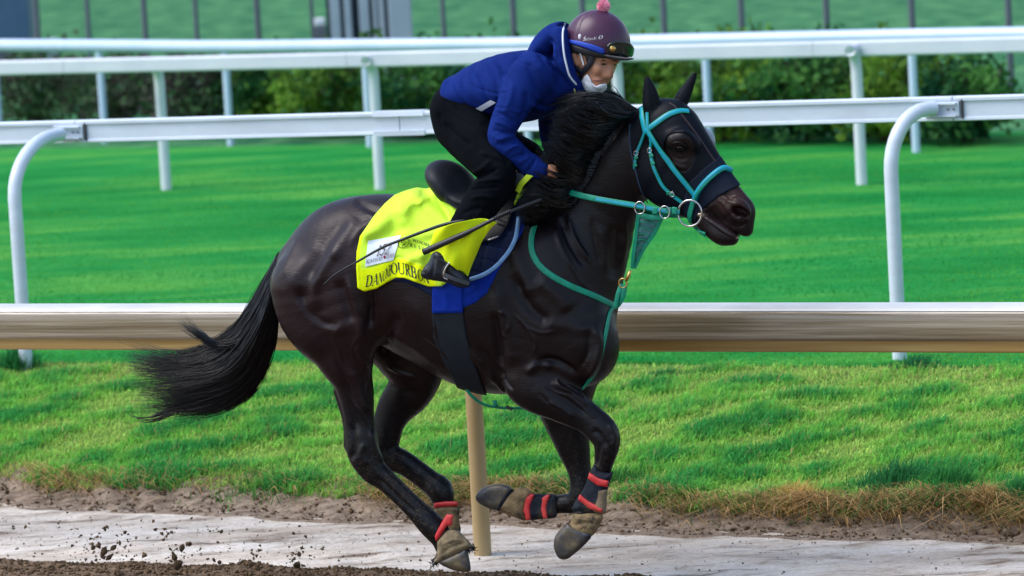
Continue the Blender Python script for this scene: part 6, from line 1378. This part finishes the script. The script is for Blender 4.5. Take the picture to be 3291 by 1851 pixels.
# tufts
def tuft(px, py, z, n_, hh, sp, cols, lab, sd):
    cols = np.asarray(cols) * 1.7
    b = on_z(px, py, z); r = np.random.default_rng(sd); q = r.normal(size=(n_, 2)) * sp
    tt_, nn_ = float(b @ TV) + q[:, 0], float(b @ NV) + q[:, 1] * .6
    P = tn(tt_, nn_, terrain(tt_, nn_) - .01); c = np.asarray(cols) * r.uniform(.6, 1.35, (n_, 1))
    o = blades('grass_tuft', P, hh * r.uniform(.5, 1.2, n_) * np.exp(-np.abs(q[:, 0]) / sp * .3), r.uniform(.002, .0035, n_), 0.55, c, sd); tag(o, lab, 'grass tuft', 'grass tufts')
tuft(50, 1182, .39, 700, .17, .07, (0.02, .13, .035), 'dark tuft of long grass at the foot of the left gooseneck post', 401)
tuft(2945, 1192, .38, 500, .09, .07, (0.02, .12, .04), 'dark tuft of long grass at the foot of the right gooseneck post', 402)
tuft(2135, 1205, .385, 400, .07, .06, (0.035, .15, .045), 'small green tuft right of the horse chest', 403)
tuft(2255, 1200, .385, 260, .06, .04, (0.04, .17, .05), 'small green tuft below the tan rail, farther right of the horse', 404)
tuft(2870, 1530, .20, 900, .15, .10, (0.025, .13, .04), 'bushy tuft leaning over the bank edge at the right', 405)
tuft(3050, 1590, .13, 900, .15, .08, (0.03, .15, .035), 'tall tuft growing at the bank edge beside the straw', 406)
tuft(3285, 1610, .12, 600, .16, .06, (0.03, .15, .04), 'tuft at the bank edge cut by the right side', 407)
tuft(2540, 1590, .13, 1500, .09, .10, (0.40, .24, .08), 'heap of orange brown straw on the bank edge', 408)
tuft(3170, 1610, .12, 900, .09, .08, (0.36, .23, .09), 'patch of dry straw between two green tufts at right', 409)
tuft(1990, 1560, .13, 500, .10, .09, (0.04, .14, .03), 'green tuft at the bank edge behind the foreleg boot', 410)
tuft(860, 1530, .14, 800, .09, .16, (0.05, .17, .03), 'green fringe overhanging the bank edge left of the hind legs', 411)

# dirt thrown up, lumps on the track
m_clod = mat('dirt_clod', (0.07, 0.042, 0.022), (0.15, 0.095, 0.05), 60, 0.95, 0.2, bump=0.01, bscale=120)
bm = bmesh.new(); bmesh.ops.create_icosphere(bm, subdivisions=2, radius=1.0)
cv_ = np.array([v.co for v in bm.verts]); cf_ = np.array([[v.index for v in f.verts] for f in bm.faces]); bm.free()
cv_ = cv_ * (1 + 0.35 * fbm(cv_[:, 0] * .7, cv_[:, 1] * .7, cv_[:, 2] * .7, 3, 91))[:, None]
clod_me = None
big = [(333, 1775, 22), (352, 1790, 17), (318, 1752, 13), (337, 1700, 10), (365, 1760, 14), (300, 1760, 10), (385, 1745, 9), (560, 1790, 20), (585, 1760, 14), (610, 1748, 11), (572, 1815, 22), (548, 1765, 9), (712, 1708, 8), (808, 1812, 16), (955, 1815, 20), (962, 1780, 10), (705, 1808, 12), (688, 1800, 9)]
clus = {'left spray of dirt': [b for b in big if b[0] < 450], 'middle spray of dirt': [b for b in big if 450 <= b[0] < 650], 'right spray of dirt': [b for b in big if b[0] >= 650]}
ords = ['topmost', 'second from the top', 'third from the top', 'fourth from the top', 'fifth from the top', 'sixth from the top', 'lowest']
for cn, bl in clus.items():
  bl = sorted(bl, key=lambda b: b[1])
  for i, (px, py, r_) in enumerate(bl):
    w = HW(px, py, -.05 + .1 * rng.random())
    if clod_me is None:
        o = mesh_obj('dirt_clod', cv_, cf_, m_clod, None, True); clod_me = o.data
    else: o = link(bpy.data.objects.new('dirt_clod', clod_me))
    o.location = tuple(w); k = r_ / PXM * .8; o.scale = (k, k * rng.uniform(.5, .9), k * rng.uniform(.5, .9)); o.rotation_euler = tuple(rng.uniform(0, 6, 3))
    od = 'lowest' if i == len(bl) - 1 else ords[i]
    tag(o, 'dark dirt clod in the air, %s of the %s' % (od, cn), 'dirt clod', 'dirt clods in the air')
def crumbs(name, C, r, lab, seed):
    rr_ = np.random.default_rng(seed); base = np.array([[0, 0, 1], [.94, 0, -.33], [-.47, .82, -.33], [-.47, -.82, -.33], [.3, .4, -.9]]) ; tf = np.array([[0, 1, 2], [0, 2, 3], [0, 3, 1], [1, 4, 2], [2, 4, 3], [3, 4, 1]])
    n = len(C); V = base[None] * (r[:, None] * rr_.uniform(.6, 1.3, (n, 5)))[..., None]
    a = rr_.uniform(0, 6.28, n); ca, sa = np.cos(a), np.sin(a); X = V[..., 0] * ca[:, None] - V[..., 2] * sa[:, None]; Z = V[..., 0] * sa[:, None] + V[..., 2] * ca[:, None]
    V = np.stack([X, V[..., 1], Z * .8], -1) + C[:, None]
    f = (np.arange(n)[:, None, None] * 5 + tf[None]).reshape(-1, 3)
    o = mesh_obj(name, V.reshape(-1, 3), f, m_clod, None, False); tag(o, lab, 'dirt', kind='stuff')
r = np.random.default_rng(77); C = []; R_ = []
for cx_, cy_, sx, sy, n_ in ((335, 1775, 45, 50, 90), (580, 1790, 50, 45, 90), (960, 1800, 30, 40, 60), (810, 1815, 25, 25, 40), (600, 1740, 330, 60, 110), (200, 1760, 150, 60, 50)):
    q = r.normal(size=(n_, 2)) * [sx, sy]; C.append(HW(cx_ + q[:, 0], np.minimum(cy_ + q[:, 1], 1836), r.uniform(-.15, .15, n_))); R_.append(np.abs(r.normal(size=n_)) * .0055 + .002)
crumbs('flying_dirt', np.vstack(C), np.concatenate(R_), 'fine dirt specks flying behind the horse', 78)
t = r.uniform(-12, -6, 9000); n = churn_n(t) - np.abs(r.normal(size=9000)) * .35 + .03; crumbs('loose_dirt', tn(t, n, terrain(t, n) + .002), np.abs(r.normal(size=9000)) * .006 + .003, 'loose brown dirt crumbs along the bottom of the track', 79)
t = r.uniform(-12.5, -5.5, 1500); n = r.uniform(17.95, 19.1, 1500); crumbs('scattered_crumbs', tn(t, n, terrain(t, n) + .002), np.abs(r.normal(size=1500)) * .0028 + .001, 'small dark crumbs scattered on the pale sand', 80)
t = r.uniform(-12.8, -5.2, 5000); n = lip_n(t) - .36 + r.uniform(0, .36, 5000) ** 1.0; crumbs('bank_crumbs', tn(t, n, terrain(t, n) + .004), np.abs(r.normal(size=5000)) * .006 + .002, 'crumbled earth along the foot of the bank', 81)
